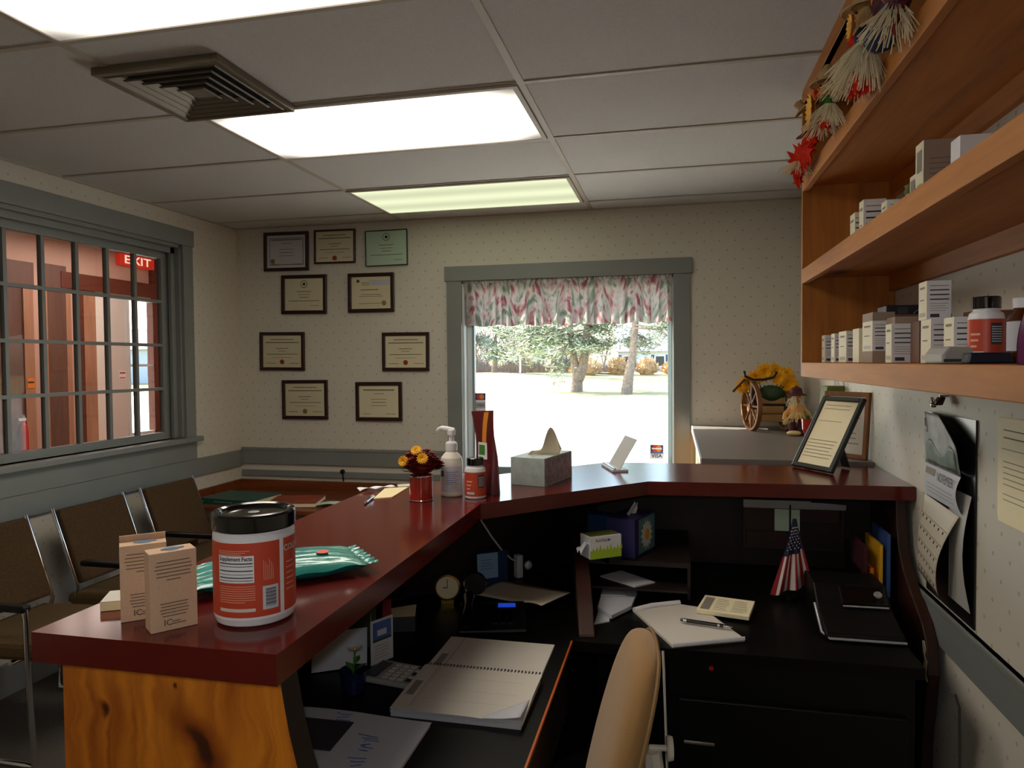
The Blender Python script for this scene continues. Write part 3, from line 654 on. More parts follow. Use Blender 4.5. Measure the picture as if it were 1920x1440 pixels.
tag(MB().box(-.045, .045, -.03, .03, 0, .014, 'paper_cream').box(-.045, .045, -.03, .03, .014, .016, 'paper').obj('note_pad', loc=(-.885, 1.012, CZ), rz=.5, bevel=.002), 'small cream note pad behind the kraft cartons', 'note pad')

# big tub
t = thing('powder_tub', 'large white tub with a black lid and a red orange supplement label', 'tub', (-.65, 1.0, CZ))
R = .0615
MB().lathe([(0, 0), (.05, 0), (.058, .004), (R, .014), (R, .138), (R - .004, .142), (R - .004, .144)], 'white_plastic', seg=64).obj('body', t, smooth=True)
L_ = MB().lathe([(R - .003, .1455), (R + .001, .1455), (R + .002, .147), (R + .002, .168), (R, .171), (R - .006, .172), (R - .010, .170), (R - .012, .166), (0, .166)], 'black_gloss', seg=64).obj('lid', t, smooth=True)
def wrap(b, a0, a1, z0, z1, m, r, n=24):
    b.grid(lambda u, v: (r * math.cos(a0 + (a1 - a0) * u), r * math.sin(a0 + (a1 - a0) * u), z0 + (z1 - z0) * v), n, 1, m)
b = MB(); a = math.atan2(-1.0, .65)  # towards the camera
wrap(b, a - 2.2, a + .62, .018, .131, 'label_orange', R + .0005, 60); wrap(b, a + .74, a + 2.6, .018, .131, 'label_orange', R + .0005, 40)
lb = b.obj('label', t, smooth=True)
b = MB(); rr = R + .0009
def ctext(s, ang, z, size, m, sq=1.):
    cu = bpy.data.curves.new('t', 'FONT'); cu.body = s; cu.size = size; cu.align_x = 'CENTER'; cu.align_y = 'CENTER'; cu.resolution_u = 2; cu.offset = .025 * size
    ob = bpy.data.objects.new('t', cu); me = bpy.data.meshes.new_from_object(ob)
    vs = [((rr + .0003) * math.cos(ang + p.co.x * sq / rr), (rr + .0003) * math.sin(ang + p.co.x * sq / rr), z + p.co.y) for p in me.vertices]
    b.add(vs, [tuple(p.vertices) for p in me.polygons], m); bpy.data.objects.remove(ob); bpy.data.curves.remove(cu); bpy.data.meshes.remove(me)
A0, A1 = a - .95, a - .02
wrap(b, A0, A1, .071, .112, 'box_white', rr)
for i, (z, h) in enumerate(((.0995, .0017), (.0955, .001), (.0885, .0017), (.0835, .0008), (.078, .0017), (.074, .001))): wrap(b, A0 + .03, A1 - .03, z, z + h, 'ink', rr + .0003)
ctext('Supplement Facts', (A0 + A1) / 2, .1072, .0088, 'ink', .86)
for i in range(3): wrap(b, A0, A1 - .1 - .1 * i, .119 - i * .0028, .1198 - i * .0028, 'label_pale', rr)
for i in range(8): wrap(b, A0 + .02, A1 + .02 - .25 * (i == 7), .065 - i * .0034, .0658 - i * .0034, 'label_pale', rr)
wrap(b, A0 + .02, A1 + .02, .027, .032, 'paper', rr)
wrap(b, a + .17, a + .56, .028, .064, 'paper_cool', rr)
for i in range(15): wrap(b, a + .24, a + .5, .033 + i * .0018, .0336 + i * .0018 + .0004 * (i % 3), 'ink', rr + .0003, 6)
for i in range(6): wrap(b, a + .2 + i * .045, a + .21 + i * .045, .073, .104 - .004 * (i % 3), 'label_pale', rr, 2)
ctext('COLLAGEN', a + 1.27, .115, .0135, 'paper', .95)
for i in range(6): wrap(b, a + .82, a + 1.1 + .05 * (i % 2), .092 - i * .0085, .0935 - i * .0085, 'label_pale', rr, 6)
b.obj('label_print', lb, smooth=True)
MB().lathe([(.0, .1665), (.009, .1665)], 'silver').obj('lid_mark', L_)

# teal film pack
t = thing('film_pack', 'shiny teal plastic pillow pack lying behind the white tub', 'packet', (-.728, 1.186, CZ), .756)
def pack(sgn):
    def fn(u, v):
        x = -.155 + .31 * u; y = -.075 + .15 * v
        e = max(0, 1 - abs(2 * u - 1) ** 3) ** .6 * max(0, 1 - abs(2 * v - 1) ** 4) ** .6
        z = .02 + sgn * .019 * e + .0022 * math.sin(u * 23 + v * 5) * (1 - e) + .0015 * math.sin(v * 31 + u * 9)
        return (x + .004 * math.sin(v * 17) * abs(2 * u - 1), y, max(z, .001))
    return fn
MB().grid(pack(1), 36, 24, 'teal_pale').obj('top_film', t, smooth=True)
MB().grid(pack(-1), 36, 24, 'teal_film').obj('bottom_film', t, smooth=True)
b = MB()
for e in (-1, 1):
    b = MB(); b.grid(lambda u, v: (e * (.155 + .022 * u), -.07 + .14 * v, .02 + .004 * math.sin(v * 40) * u), 3, 30, 'teal_pale'); b.obj('end_seal', t, solid=.0006)
b = MB(); f = Face(b, (.055, -.01, .0402), (1, 0, 0), (0, 1, 0)); f.disc(.03, -.005, .012, 'coral'); f.lines(-.06, .02, .05, .015, 4, 'deep_blue', .25); b.obj('sticker', t)

# papers, pen and wrapper at the counter bend
tag(MB().prism([(-.862, 1.932), (-.817, 1.965), (-.831, 2.135), (-.896, 2.098)], 0, .0035, 'paper_cream').obj('note_sheet', loc=(0, 0, CZ)), 'cream note slip on the counter left of the red flower pot', 'paper')
t = thing('pen', 'dark pen with a chrome tip lying beside the cream note slip', 'pen', (-.862, 1.9, CZ + .005), 1.75)
MB().tube([(-.035, 0, 0), (.055, 0, 0)], .005, 'black_gloss', 10).obj('barrel', t, smooth=True)
MB().tube([(-.055, 0, -.001), (-.035, 0, 0)], [.001, .005], 'chrome', 10).box(.02, .055, -.001, .001, .004, .007, 'chrome').obj('tip', t, smooth=True)
tag(MB().grid(lambda u, v: (-.06 + .12 * u, -.012 + .024 * v, .004 + .008 * abs(math.sin(u * 7 + v)) * (1 - u * .6)), 14, 4, 'box_white').obj('wrapper', loc=(-.92, 2.085, CZ), rz=.85, solid=.0015), 'crumpled white wrapper at the outer edge of the counter', 'wrapper')
tag(MB().box(-.05, .05, -.02, .02, 0, .004, 'paper').obj('card_slip', loc=(-.83, 2.175, CZ), rz=.5), 'white card slip behind the red flower pot', 'card')

# flower pot
def mum(b, c, r, m, m2, rnd):
    for ring, (k, tilt) in enumerate(((12, .2), (10, .7), (6, 1.15))):
        for i in range(k):
            a = 2 * PI * i / k + ring * .4; ln_ = r * (1 - .22 * ring)
            d = V((math.cos(a) * math.cos(tilt), math.sin(a) * math.cos(tilt), math.sin(tilt))); sdir = V((-math.sin(a), math.cos(a), 0)) * r * .2
            p = V(c); b.add([p, p + d * ln_ * .6 + sdir, p + d * ln_, p + d * ln_ * .6 - sdir], [(0, 1, 2, 3)], m if ring < 2 else m2)
t = thing('flower_pot', 'shiny red pot of burgundy and yellow mums on the counter', 'flower pot', (-.72, 1.95, CZ))
MB().lathe([(0, 0), (.034, 0), (.0345, .003), (.0335, .004), (.0335, .069), (.035, .07), (.035, .074), (.032, .074), (.032, .06), (0, .06)], 'pot_red', seg=40).obj('pot', t, smooth=True)
MB().lathe([(.0346, .002), (.0349, .0035), (.0346, .005)], 'chrome', seg=40).lathe([(.0351, .07), (.0353, .072), (.0351, .0745)], 'chrome', seg=40).obj('rim', t, smooth=True)
rnd = random.Random(5)
b = MB(); bl = MB()
for i in range(80):
    a = rnd.random() * 2 * PI; e = rnd.random(); r = .012 + .044 * math.sqrt(e); zz = .148 - .045 * (r / .056) ** 2 - rnd.random() * .012
    mum(b, (r * math.cos(a), r * math.sin(a), zz), .019, 'petal_red', 'petal_red', rnd)
b.ball((0, 0, .108), (.046, .046, .034), 'petal_red')
b.obj('red_blooms', t)
b = MB()
for x, y, z in ((-.034, -.036, .118), (.022, -.044, .126), (-.004, -.02, .142)):
    nrm = V((x * 5 + .12, -.75, (z - .125) * 22 + .25)).normalized(); e1 = nrm.orthogonal().normalized(); e2 = nrm.cross(e1)
    for ring, (k_, lift, rr_, m_) in enumerate(((14, .0, .018, 'petal_yellow'), (12, .35, .015, 'petal_yellow'), (8, .8, .008, 'petal_yellow'))):
        for i in range(k_):
            a = 2 * PI * i / k_ + ring * .3; d = e1 * math.cos(a) + e2 * math.sin(a) + nrm * lift; s_ = (e2 * math.cos(a) - e1 * math.sin(a)) * rr_ * .24; p = V((x, y, z)) + nrm * .012
            b.add([p, p + d * rr_ * .6 + s_, p + d * rr_, p + d * rr_ * .6 - s_], [(0, 1, 2, 3)], m_)
b.obj('yellow_blooms', t)
b = MB()
for i in range(34):
    a = rnd.random() * 2 * PI; r = .034 + rnd.random() * .03; z = .075 + rnd.random() * .035; d = V((math.cos(a), math.sin(a), -.15 + rnd.random() * .5)); s = V((-math.sin(a), math.cos(a), 0)) * .009
    p = V((r * .6 * math.cos(a), r * .6 * math.sin(a), z)); b.add([p, p + d * .018 + s, p + d * .036, p + d * .018 - s], [(0, 1, 2, 3)], 'leaf_dark' if i % 3 else 'leaf_green')
b.obj('leaves', t)

# pump bottle
t = thing('pump_bottle', 'white hand sanitizer pump bottle behind the small orange bottle', 'bottle', (-.655, 2.04, CZ), .1)
MB().lathe([(0, 0), (.03, 0), (.0335, .004), (.0335, .1), (.031, .115), (.022, .127), (.0165, .132), (.0165, .14)], 'cream_plastic', seg=36).obj('body', t, smooth=True)
b = MB().lathe([(.0175, .138), (.0175, .158), (.014, .162), (.008, .164), (.008, .182), (.0125, .183), (.0125, .197), (.01, .199), (0, .199)], 'white_plastic', seg=24)
b.tube([(.008, 0, .195), (-.014, 0, .2), (-.03, 0, .203), (-.04, 0, .2), (-.043, 0, .194)], [.009, .009, .007, .005, .004], 'white_plastic', 10)
b.obj('pump', t, smooth=True)
b = MB(); a = math.atan2(-2.04, .655) - .1
def wrapR(b, a0, a1, z0, z1, m, r, n=14): b.grid(lambda u, v: (r * math.cos(a0 + (a1 - a0) * u), r * math.sin(a0 + (a1 - a0) * u), z0 + (z1 - z0) * v), n, 1, m)
wrapR(b, a - 1.2, a + 1.2, .015, .092, 'paper_cool', .0338); wrapR(b, a - 1.2, a - .75, .06, .078, 'deep_blue', .0341)
for i in range(7): wrapR(b, a - .5, a + .6 - .2 * (i % 2), .074 - i * .006, .0755 - i * .006, 'blue_print', .0341)
wrapR(b, a - .1, a + .5, .024, .044, 'grey_card', .0341); b.obj('label', t, smooth=True)

# small supplement bottle
def supplement_bottle(name, loc, r, h, label, group=None, lidc='black_gloss'):
    t = thing(name, label, 'bottle', loc, 0, group)
    MB().lathe([(0, 0), (r * .9, 0), (r, .003), (r, h * .68), (r * .93, h * .75), (r * .72, h * .79), (r * .72, h * .82)], 'white_plastic', seg=36).obj('body', t, smooth=True)
    MB().lathe([(r * .8, h * .82), (r * .81, h * .825), (r * .81, h * .985), (r * .77, h), (0, h)], lidc, seg=36).obj('lid', t, smooth=True)
    b = MB(); a = math.atan2(-loc[1], -loc[0])
    wrapR(b, a - 1.9, a + 1.7, h * .07, h * .66, 'label_orange', r + .0004, 40)
    wrapR(b, a + .25, a + .95, h * .28, h * .6, 'dark_grey', r + .0008)
    for i in range(7): wrapR(b, a + .3, a + .9, h * (.32 + .036 * i), h * (.335 + .036 * i), 'paper_cool', r + .0011)
    wrapR(b, a - .9, a - .1, h * .12, h * .18, 'paper_cool', r + .0008)
    for i in range(3): wrapR(b, a - .9, a - .5 + .1 * i, h * (.24 + .09 * i), h * (.27 + .09 * i), 'label_pale', r + .0008)
    b.obj('label', t, smooth=True)
supplement_bottle('supplement_bottle', (-.575, 2.018, CZ), .0315, .119, 'small white bottle with a black lid and orange label in front of the maroon pouch')

# maroon pouch
t = thing('stand_up_pouch', 'tall maroon foil pouch with an orange stripe behind the pump bottle', 'pouch', (-.562, 2.1, CZ), -.62)
def pouch(s):
    def fn(u, v):
        w = .052 - .012 * v + .014 * max(0, v - .7) / .3; d = .03 * (1 - v) ** .8 + .0012
        e = math.sqrt(max(0, 1 - (2 * u - 1) ** 2))
        return ((2 * u - 1) * w - .008 * v * v, -s * d * e + .014 * math.sin(v * 5) * v * .6, .252 * v + (.004 * (2 * u - 1) if v > .95 else 0))
    return fn
MB().grid(pouch(1), 20, 26, 'maroon_film').grid(pouch(-1), 20, 26, 'maroon_film').obj('film', t, smooth=True)
b = MB(); F = pouch(1)
def on(u, v, k=.0012): p = F(u, v); return (p[0], p[1] - k, p[2])
b.grid(lambda u, v: on(.62 + .2 * u - .1 * (1 - v), .62 + .36 * v), 4, 12, 'orange_film').obj('stripe', t)
b = MB(); b.grid(lambda u, v: on(.3 + .45 * u, .42 + .2 * v), 6, 6, 'box_white'); b.grid(lambda u, v: on(.36 + .3 * u, .47 + .12 * v, .002), 4, 4, 'leaf_green').obj('label', t)

# tissue box on the counter
t = thing('tissue_box', 'grey green tissue box with a cream tissue standing up, on the countertop by the window', 'tissue box', (-.435, 2.352, CZ), -.25)
w, d, h = .061, .1145, .091
b = MB().box(-w, w, -d, d, 0, h, 'tissue_blue'); f = Face(b, (w, -d, 0), (0, 1, 0), (0, 0, 1))
f.rect(.004, .004, 2 * d - .004, h - .004, 'tissue_print')
b.obj('carton', t, bevel=.001)
def tissue(b, o, hgt, ln_, m='tissue_paper', seed=1):
    def fn(u, v):
        s = 2 * u - 1; w_ = ln_ * (1 - v) ** .7 * (.9 + .1 * math.sin(seed))
        return (o[0] + .012 * math.sin(u * 6 + seed) * (1 - v * .5) + .01 * v, o[1] + s * w_ * .5 + .035 * v * (1 if seed % 2 else -1), o[2] + hgt * v * (1 - .25 * abs(s)) + .004 * math.sin(u * 11))
    b.grid(fn, 18, 12, m)
b = MB()
def ts(k): return lambda u, v: (-.03 + .085 * u + .012 * v - .004 * k, -.05 + .06 * u + .010 * math.sin(u * 9 + 2 * k) * v + .012 * k * (1 - v) + .006 * k, h + (.014 + (.078 - .02 * k) * math.exp(-((u - .66 - .08 * k) / .2) ** 2)) * v)
b.grid(ts(0), 22, 8, 'tissue_paper'); b.grid(ts(1), 22, 8, 'tissue_paper')
b.obj('tissue', t, smooth=True, solid=.0008)
MB().prism([(.02 * math.cos(2 * PI * k / 20), .08 * math.sin(2 * PI * k / 20)) for k in range(20)], h + .0002, h + .001, 'grey_card').obj('slot', t)

# card stand
t = thing('card_holder', 'clear acrylic card stand with a leaning grey card on the counter before the window', 'card holder', (-.218, 2.66, CZ))
dn = V((.945, .327, 0)); wd = V((.327, -.945, 0)); up = V((.06, .02, .106)).normalized()
MB().obox((0, 0, .004), (dn, wd, (0, 0, 1)), (.03, .085, .004), 'acrylic').obox(V((0, 0, .011)) - dn * .02, (dn, wd, (0, 0, 1)), (.004, .085, .003), 'acrylic').obj('base', t, bevel=.001)
n = wd.cross(up).normalized()
MB().obox(V((0, 0, .009)) + up * .062, (wd, up, n), (.08, .062, .0012), 'grey_card').obj('card', t)

# black picture frame leaning on the counter
t = thing('sign_frame', 'black framed notice leaning back at the right end of the maroon countertop', 'frame', (.4835, 2.7335, CZ))
wd = V((.507, -.862, 0)); dn = V((.862, .507, 0)); up = (dn * .145 + V((0, 0, .256))).normalized(); n = wd.cross(up).normalized(); W2, H2 = .1015, .147
b = MB(); c0 = V((0, 0, .004)) + n * .0
def fr(u, v, hu, hv, dp, m, lift=0): b.obox(c0 + wd * u + up * v + n * lift, (wd, up, n), (hu, hv, dp), m)
fr(-W2 + .009, H2, .009, H2, .008, 'frame_black'); fr(W2 - .009, H2, .009, H2, .008, 'frame_black'); fr(0, .009, W2 - .018, .009, .008, 'frame_black'); fr(0, 2 * H2 - .009, W2 - .018, .009, .008, 'frame_black')
b.obj('frame', t, bevel=.003)
b = MB(); fr(0, H2, W2 - .017, H2 - .017, .002, 'cert_paper', -.001)
f = Face(b, c0 + wd * (-W2 + .022) + up * .024 + n * .0015, wd, up); f.lines(.01, .15, .245, .215, 2, 'ink_soft', .12); f.lines(.005, .15, .1, .02, 6, 'ink_soft', .15); f.rect(.005, .17, .12, .1715, 'ink_soft'); b.obj('sheet', t)
b = MB(); b.obox(c0 + dn * .115 + V((0, 0, .070)) + dn * .012, (wd, (dn * -.06 + V((0, 0, .16))), wd.cross(dn * -.06 + V((0, 0, .16)))), (.02, .074, .001), 'frame_black'); b.obj('easel', t)

# wooden frame behind it
t = thing('picture_frame', 'light wooden picture frame standing by the right wall behind the black frame', 'frame', (.655, 3.03, CZ + .013))
wd = V((.62, -.78, 0)).normalized(); dn = V((.78, .62, 0)).normalized(); up = (dn * .02 + V((0, 0, .26))).normalized(); n = wd.cross(up).normalized(); W2, H2, c0 = .095, .13, V((0, 0, .0))
b = MB()
for u, v, hu, hv in ((-W2, H2, .009, H2), (W2, H2, .009, H2), (0, .009, W2 - .009, .009), (0, 2 * H2 - .009, W2 - .009, .009)): fr(u, v, hu, hv, .008, 'cart_wood')
b.obj('frame', t, bevel=.002)
b = MB(); fr(0, H2, W2 - .008, H2 - .016, .002, 'paper', 0); Face(b, c0 + wd * (-.07) + up * .03 + n * .0025, wd, up).lines(0, .14, .2, .02, 9, 'ink_soft', .2); b.obj('sheet', t)
# ------------------------------------------------------------------ on the desk, left side
DZ = .7405
tag(MB().grid(lambda u, v: (-.81 + .315 * u, 1.165 + .222 * v, .011 + .003 * math.sin(u * 5) * v), 8, 6, 'paper_cool').box(-.808, -.498, 1.168, 1.384, 0, .009, 'paper_cool').obj('paper_stack', loc=(0, 0, DZ), solid=.0008), 'stack of white papers with handwriting at the near left end of the desk', 'papers')
o = bpy.data.objects['paper_stack']
b = MB(); f = Face(b, (-.81, 1.165, .0155), (1, 0, 0), (0, 1, 0), .0004)
for (x, y, n) in ((.19, .13, 6), (.1, .2, 3), (.2, .05, 4)):
    for k in range(n):
        rr_ = random.random
        b.tube([f.p(x + .02 * k * .4 + .012 * rr_(), y - .012 * k + .01 * rr_()), f.p(x + .02 + .012 * rr_(), y - .012 * k + .012 * rr_()), f.p(x + .04 + .014 * rr_(), y - .01 * k + .006 * rr_())], .0007, 'blue_print', 4)
b.obj('handwriting', o)
tag(MB().box(-.06, .06, -.055, .055, 0, .0015, 'dark_grey').obj('grey_leaflet', loc=(-.706, 1.282, DZ + .0165), rz=.02), 'dark grey leaflet lying on the white paper stack', 'leaflet')
t = thing('spiral_planner', 'open spiral bound planner with blank lined pages on the black desk', 'planner', (-.452, 1.64, DZ))
b = MB(); b.grid(lambda u, v: (-.148 + .288 * u, .01 + .2 * v, .007 - .002 * v), 6, 6, 'paper'); b.box(-.148, .14, .012, .208, 0, .004, 'paper'); b.obj('far_page', t, solid=.001)
b = MB()
def npg(u, v): return (-.146 + .292 * u, -.232 + .228 * v, .018 + .002 * math.sin(v * 3) - .015 * max(0, u - .62) * max(0, .5 - v) * 2.4)
b.grid(npg, 14, 10, 'paper').box(-.145, .142, -.228, -.008, 0, .011, 'paper_cool')
for i in range(6): b.grid(lambda u, v: (-.146 + .286 * u + .0008 * i, -.232 + .0012 * i + .226 * v, .012 + .001 * i), 2, 2, 'paper_cool')
b.obj('near_page', t, solid=.0007)
MB().grid(lambda u, v: (.06 + .082 * u, -.233 + .1 * v * u, .019 + .010 * u * (1 - v) * u), 8, 8, 'paper_cool').obj('curled_corner', t, smooth=True, solid=.0006)
b = MB()
for k in range(34):
    x = -.142 + k * .0085
    b.tube([(x, -.008, .017), (x + .001, -.003, .0225), (x + .001, .004, .02), (x, .008, .01)], .0011, 'dark_grey', 5)
b.obj('spiral', t)
b = MB(); f = Face(b, (-.146, .0, .0085), (1, 0, 0), (0, 1, 0), .0003); f.rect(.04, .012, .0415, .2, 'ink_soft'); f.rect(.012, .02, .03, .09, 'ink_soft'); b.obj('far_print', t); b = MB()
f = Face(b, (-.146, -.23, .0225), (1, 0, 0), (0, 1, 0), .0002)
f.rect(.04, .01, .0415, .22, 'ink_soft'); f.rect(.046, .01, .0468, .22, 'ink_soft'); f.rect(.012, .06, .03, .13, 'ink_soft')
for v in (.05, .1, .16): f.rect(.05, v, .26, v + .0006, 'ink_soft')
b.obj('near_print', t)
# calculator
t = thing('calculator', 'grey desk calculator with a dark display left of the planner', 'calculator', (-.655, 1.592, DZ), -.12)
MB().prism([(-.075, -.05), (.07, -.055), (.075, .05), (-.07, .055)], 0, .013, 'calc_grey').obj('body', t, bevel=.004)
MB().prism([(-.068, -.04), (-.035, -.042), (-.033, .04), (-.064, .044)], .0131, .0145, 'lcd_grey').obj('display', t)
b = MB()
for i in range(4):
    for j in range(5):
        b.box(-.02 + i * .021, -.006 + i * .021, -.042 + j * .0175, -.031 + j * .0175, .013, .0165, 'key_grey' if i < 3 or j % 2 else 'dark_grey')
b.obj('keys', t, bevel=.001)
# little plant
t = thing('potted_plant', 'tiny green plant with a white flower in a dark blue pot beside the calculator', 'plant', (-.725, 1.5, DZ))
MB().lathe([(0, 0), (.024, 0), (.027, .004), (.031, .05), (.032, .052), (.028, .052), (.027, .044), (0, .043)], 'blue_pot', seg=30).obj('pot', t, smooth=True)
b = MB().tube([(0, 0, .043), (.002, .002, .07), (.004, 0, .098)], .0018, 'leaf_green', 6)
for a, l, zz in ((0.4, .034, .06), (2.6, .032, .058), (1.4, .026, .075), (-1.2, .03, .05)):
    d = V((math.cos(a), math.sin(a), .5)); s = V((-math.sin(a), math.cos(a), 0)) * .009; p = V((0, 0, zz - .012))
    b.add([p, p + d * l * .5 + s + V((0, 0, .004)), p + d * l, p + d * l * .5 - s + V((0, 0, .004))], [(0, 1, 2, 3)], 'leaf_green')
b.obj('leaves', t)
b = MB()
for k in range(6):
    a = k * PI / 3; d = V((math.cos(a), math.sin(a), .35)); s = V((-math.sin(a), math.cos(a), 0)) * .005; p = V((.004, 0, .098)); b.add([p, p + d * .012 + s, p + d * .022, p + d * .012 - s], [(0, 1, 2, 3)], 'daisy_white')
b.ball((.004, 0, .1), .004, 'petal_yellow', 8, 5); b.obj('flower', t)
# standing cards
t = thing('folded_card', 'standing folded leaflet with a blue picture, left of the calculator', 'card', (-.742, 1.638, DZ), 1.1)
b = MB().box(-.002, .07, -.001, .0005, 0, .112, 'paper_cool'); f = Face(b, (-.002, -.001, 0), (1, 0, 0), (0, 0, 1)); f.rect(.006, .062, .066, .106, 'blue_print'); f.rect(.02, .07, .05, .085, 'paper_cool', 2); f.rect(.006, .056, .066, .062, 'leaf_dark'); f.lines(.01, .06, .05, .012, 5, 'ink_soft', .2); b.obj('front_leaf', t)
MB().grid(lambda u, v: (-.002 + .07 * u * .6, -.0005 + .05 * u, .112 * v), 1, 1, 'paper_cool').obj('back_leaf', t, solid=.001)
tag(MB().grid(lambda u, v: (-.868 + .115 * u - .012 * v, 1.565 + .07 * u + .03 * v, .002 + .085 * v), 4, 4, 'paper_cool').obj('leaning_sheet', loc=(0, 0, DZ), solid=.001), 'white sheet leaning behind the small blue plant pot', 'paper')
tag(MB().box(-.045, .045, -.001, .001, 0, .135, 'leaf_dark').obj('green_folder', loc=(-.815, 1.73, DZ), rz=.8), 'dark green folder standing behind the folded leaflet', 'folder')
tag(MB().box(-.012, .012, -.012, .012, 0, .12, 'petal_red').obj('red_carton', loc=(-.765, 1.79, DZ), rz=.5, bevel=.002), 'narrow dark red carton behind the folded leaflet', 'carton')
tag(MB().grid(lambda u, v: (-.04 + .08 * u, -.035 + .07 * v, .001 + .01 * v * u), 4, 4, 'paper_cream').box(-.04, .04, -.035, .035, -.042, 0, 'dark_grey').obj('note_block', loc=(-.765, 1.9, DZ + .0422), rz=.3, solid=.0006), 'cream note on a dark block at the back of the desk', 'note')
# phone
t = thing('desk_phone', 'black desk telephone with a glowing blue display', 'telephone', (-.52, 1.985, DZ), .25)
MB().prism([(-.09, 0), (.1, 0), (.1, .03), (.06, .034), (-.09, .012)], -.095, .1, 'black_plastic', axis=0).obj('base', t, bevel=.005)
MB().tube([(-.068, -.08, .032), (-.068, -.05, .04), (-.068, .02, .045), (-.068, .07, .047), (-.068, .1, .044)], [.019, .016, .012, .016, .019], 'black_gloss', 12).obj('handset', t, smooth=True)
b = MB().obox((.045, .05, .0335), ((1, 0, 0), (0, .965, .26), (0, -.26, .965)), (.026, .009, .002), 'lcd_blue'); b.obj('display', t)
b = MB()
for i in range(3):
    for j in range(4): b.obox((.01 + i * .022, -.05 + j * .02, .0195 + j * .0029), ((1, 0, 0), (0, .99, .14), (0, -.14, .99)), (.007, .006, .003), 'black_gloss')
b.obj('keypad', t)
# clocks
t = thing('desk_clock', 'round desk clock with a white face at the back of the left desk', 'clock', (-.70, 2.125, DZ), .26)
MB().lathe([(0, -.022), (.034, -.022), (.041, -.012), (.041, .016), (.037, .018), (.036, .014), (0, .014)], 'brass', o=(0, 0, .053), ax=(0, -1, 0), seg=36).box(-.02, .02, -.015, .02, 0, .014, 'brass').obj('case', t, smooth=True)
MB().lathe([(.0, .0146), (.035, .0146)], 'cert_paper', o=(0, 0, .053), ax=(0, -1, 0), seg=30).obj('dial', t)
b = MB().box(-.001, .001, -.0165, -.0158, .053, .08, 'ink').box(-.014, 0, -.0165, -.0158, .052, .0545, 'ink'); b.obj('hands', t)
t = thing('round_timer', 'small round brown clock with a chrome rim right of the white faced clock', 'clock', (-.63, 2.195, DZ), .26)
MB().lathe([(0, -.012), (.03, -.012), (.036, -.006), (.036, .008), (0, .008)], 'dark_wood', o=(0, 0, .046), ax=(0, -1, 0), seg=32).obj('case', t, smooth=True)
MB().lathe([(.034, .008), (.037, .011), (.0385, .008), (.037, .005)], 'chrome', o=(0, 0, .046), ax=(0, -1, 0), seg=32).obj('rim', t, smooth=True)
MB().tube([(-.018, 0, .014), (-.024, -.006, 0)], .003, 'chrome').tube([(.018, 0, .014), (.024, -.006, 0)], .003, 'chrome').tube([(0, .008, .02), (0, .03, 0)], .003, 'chrome').obj('feet', t)
tag(MB().grid(lambda u, v: (-.14 + .28 * u, -.085 + .17 * v, .004 + .012 * u + .03 * max(0, u - .6) * (1 - v) * math.sin((u - .6) * 7)), 18, 6, 'tissue_paper').obj('curled_sheet', loc=(-.484, 2.218, DZ + .006), rz=-.42, smooth=True, solid=.001), 'curling beige sheet at the back corner of the desk', 'paper')
t = thing('memo_board', 'dark blue card with a light blue sticky note standing against the counter panel', 'memo', (-.612, 2.335, DZ), .62)
MB().box(-.045, .06, -.002, .002, 0, .112, 'deep_blue').obj('card', t)
b = MB(); b.grid(lambda u, v: (-.052 + .075 * u, -.003 - .004 * (1 - v), .024 + .085 * v), 2, 4, 'note_blue'); f = Face(b, (-.052, -.0072, .024), (1, 0, 0), (0, 0, 1)); f.lines(.012, .06, .07, .03, 4, 'blue_print', .14); b.obj('sticky_note', t, solid=.0005)
t = thing('power_adapter', 'white power adapter with a cable, beside the light blue note', 'adapter', (-.549, 2.44, DZ + .001), .78)
MB().box(-.012, .012, -.03, -.004, 0, .08, 'white_plastic').obj('plug', t, bevel=.003)
MB().lathe([(0, 0), (.014, .002), (.016, .01), (.01, .018), (0, .02)], 'white_plastic', o=(.032, -.02, .04), ax=(.3, -1, 0)).obj('knob', t, smooth=True)
MB().tube([(-.014, -.03, .06), (-.04, -.035, .075), (-.075, -.03, .11), (-.11, -.02, .16), (-.15, -.02, .22), (-.165, -.02, .305)], .0032, 'cable_white', 8).obj('cable', t, smooth=True)

# ------------------------------------------------------------------ right side of the desk and pigeonholes
SZ = .8605
tag(MB().box(-.045, .0, -.0, .06, 0, .024, 'black_plastic').obj('small_tray', loc=(-.165, 2.262, SZ), rz=.62), 'flat black tray under the white and lime carton', 'tray')
t = thing('glove_box', 'white and lime carton reading PLATINUM on the shelf under the counter', 'box', (-.215, 2.226, SZ + .0245), .62)
w, d, h = .056, .1, .07
MB().box(-w, w, -.01, .055, 0, h, 'box_white').obj('carton', t, bevel=.001)
b = MB(); f = Face(b, (-w, -.01, 0), (1, 0, 0), (0, 0, 1)); f.rect(0, 0, 2 * w, .026, 'lime')
for k in range(9): f.mb.add([f.p(.006 + k * .0125, .026), f.p(.016 + k * .0125, .026), f.p(.011 + k * .0125, .034 + .006 * (k % 3))], [(0, 1, 2)], 'lime')
f.text('PLATINUM', .045, .056, .012, 'ink', squeeze=.9); b.obj('print', t)
MB().box(-w + .004, w - .004, -.005, .05, h, h + .001, 'olive').obj('top_panel', t)
b = MB(); b.grid(lambda u, v: (-w - .03 * u, -.004 + .03 * v, .045 - .02 * u * u + .006 * math.sin(v * 9 + u * 5)), 8, 8, 'box_white'); b.obj('tissue', t, smooth=True)
t = thing('daisy_tissue_box', 'purple tissue box with a daisy picture on the shelf under the counter', 'tissue box', (-.125, 2.312, SZ), -.357)
MB().box(-.1, 0, 0, .17, 0, .125, 'purple_print').obj('carton', t, bevel=.001)
b = MB(); f = Face(b, (0, 0, 0), (0, 1, 0), (0, 0, 1)); f.rect(.03, .006, .166, .12, 'daisy_teal')
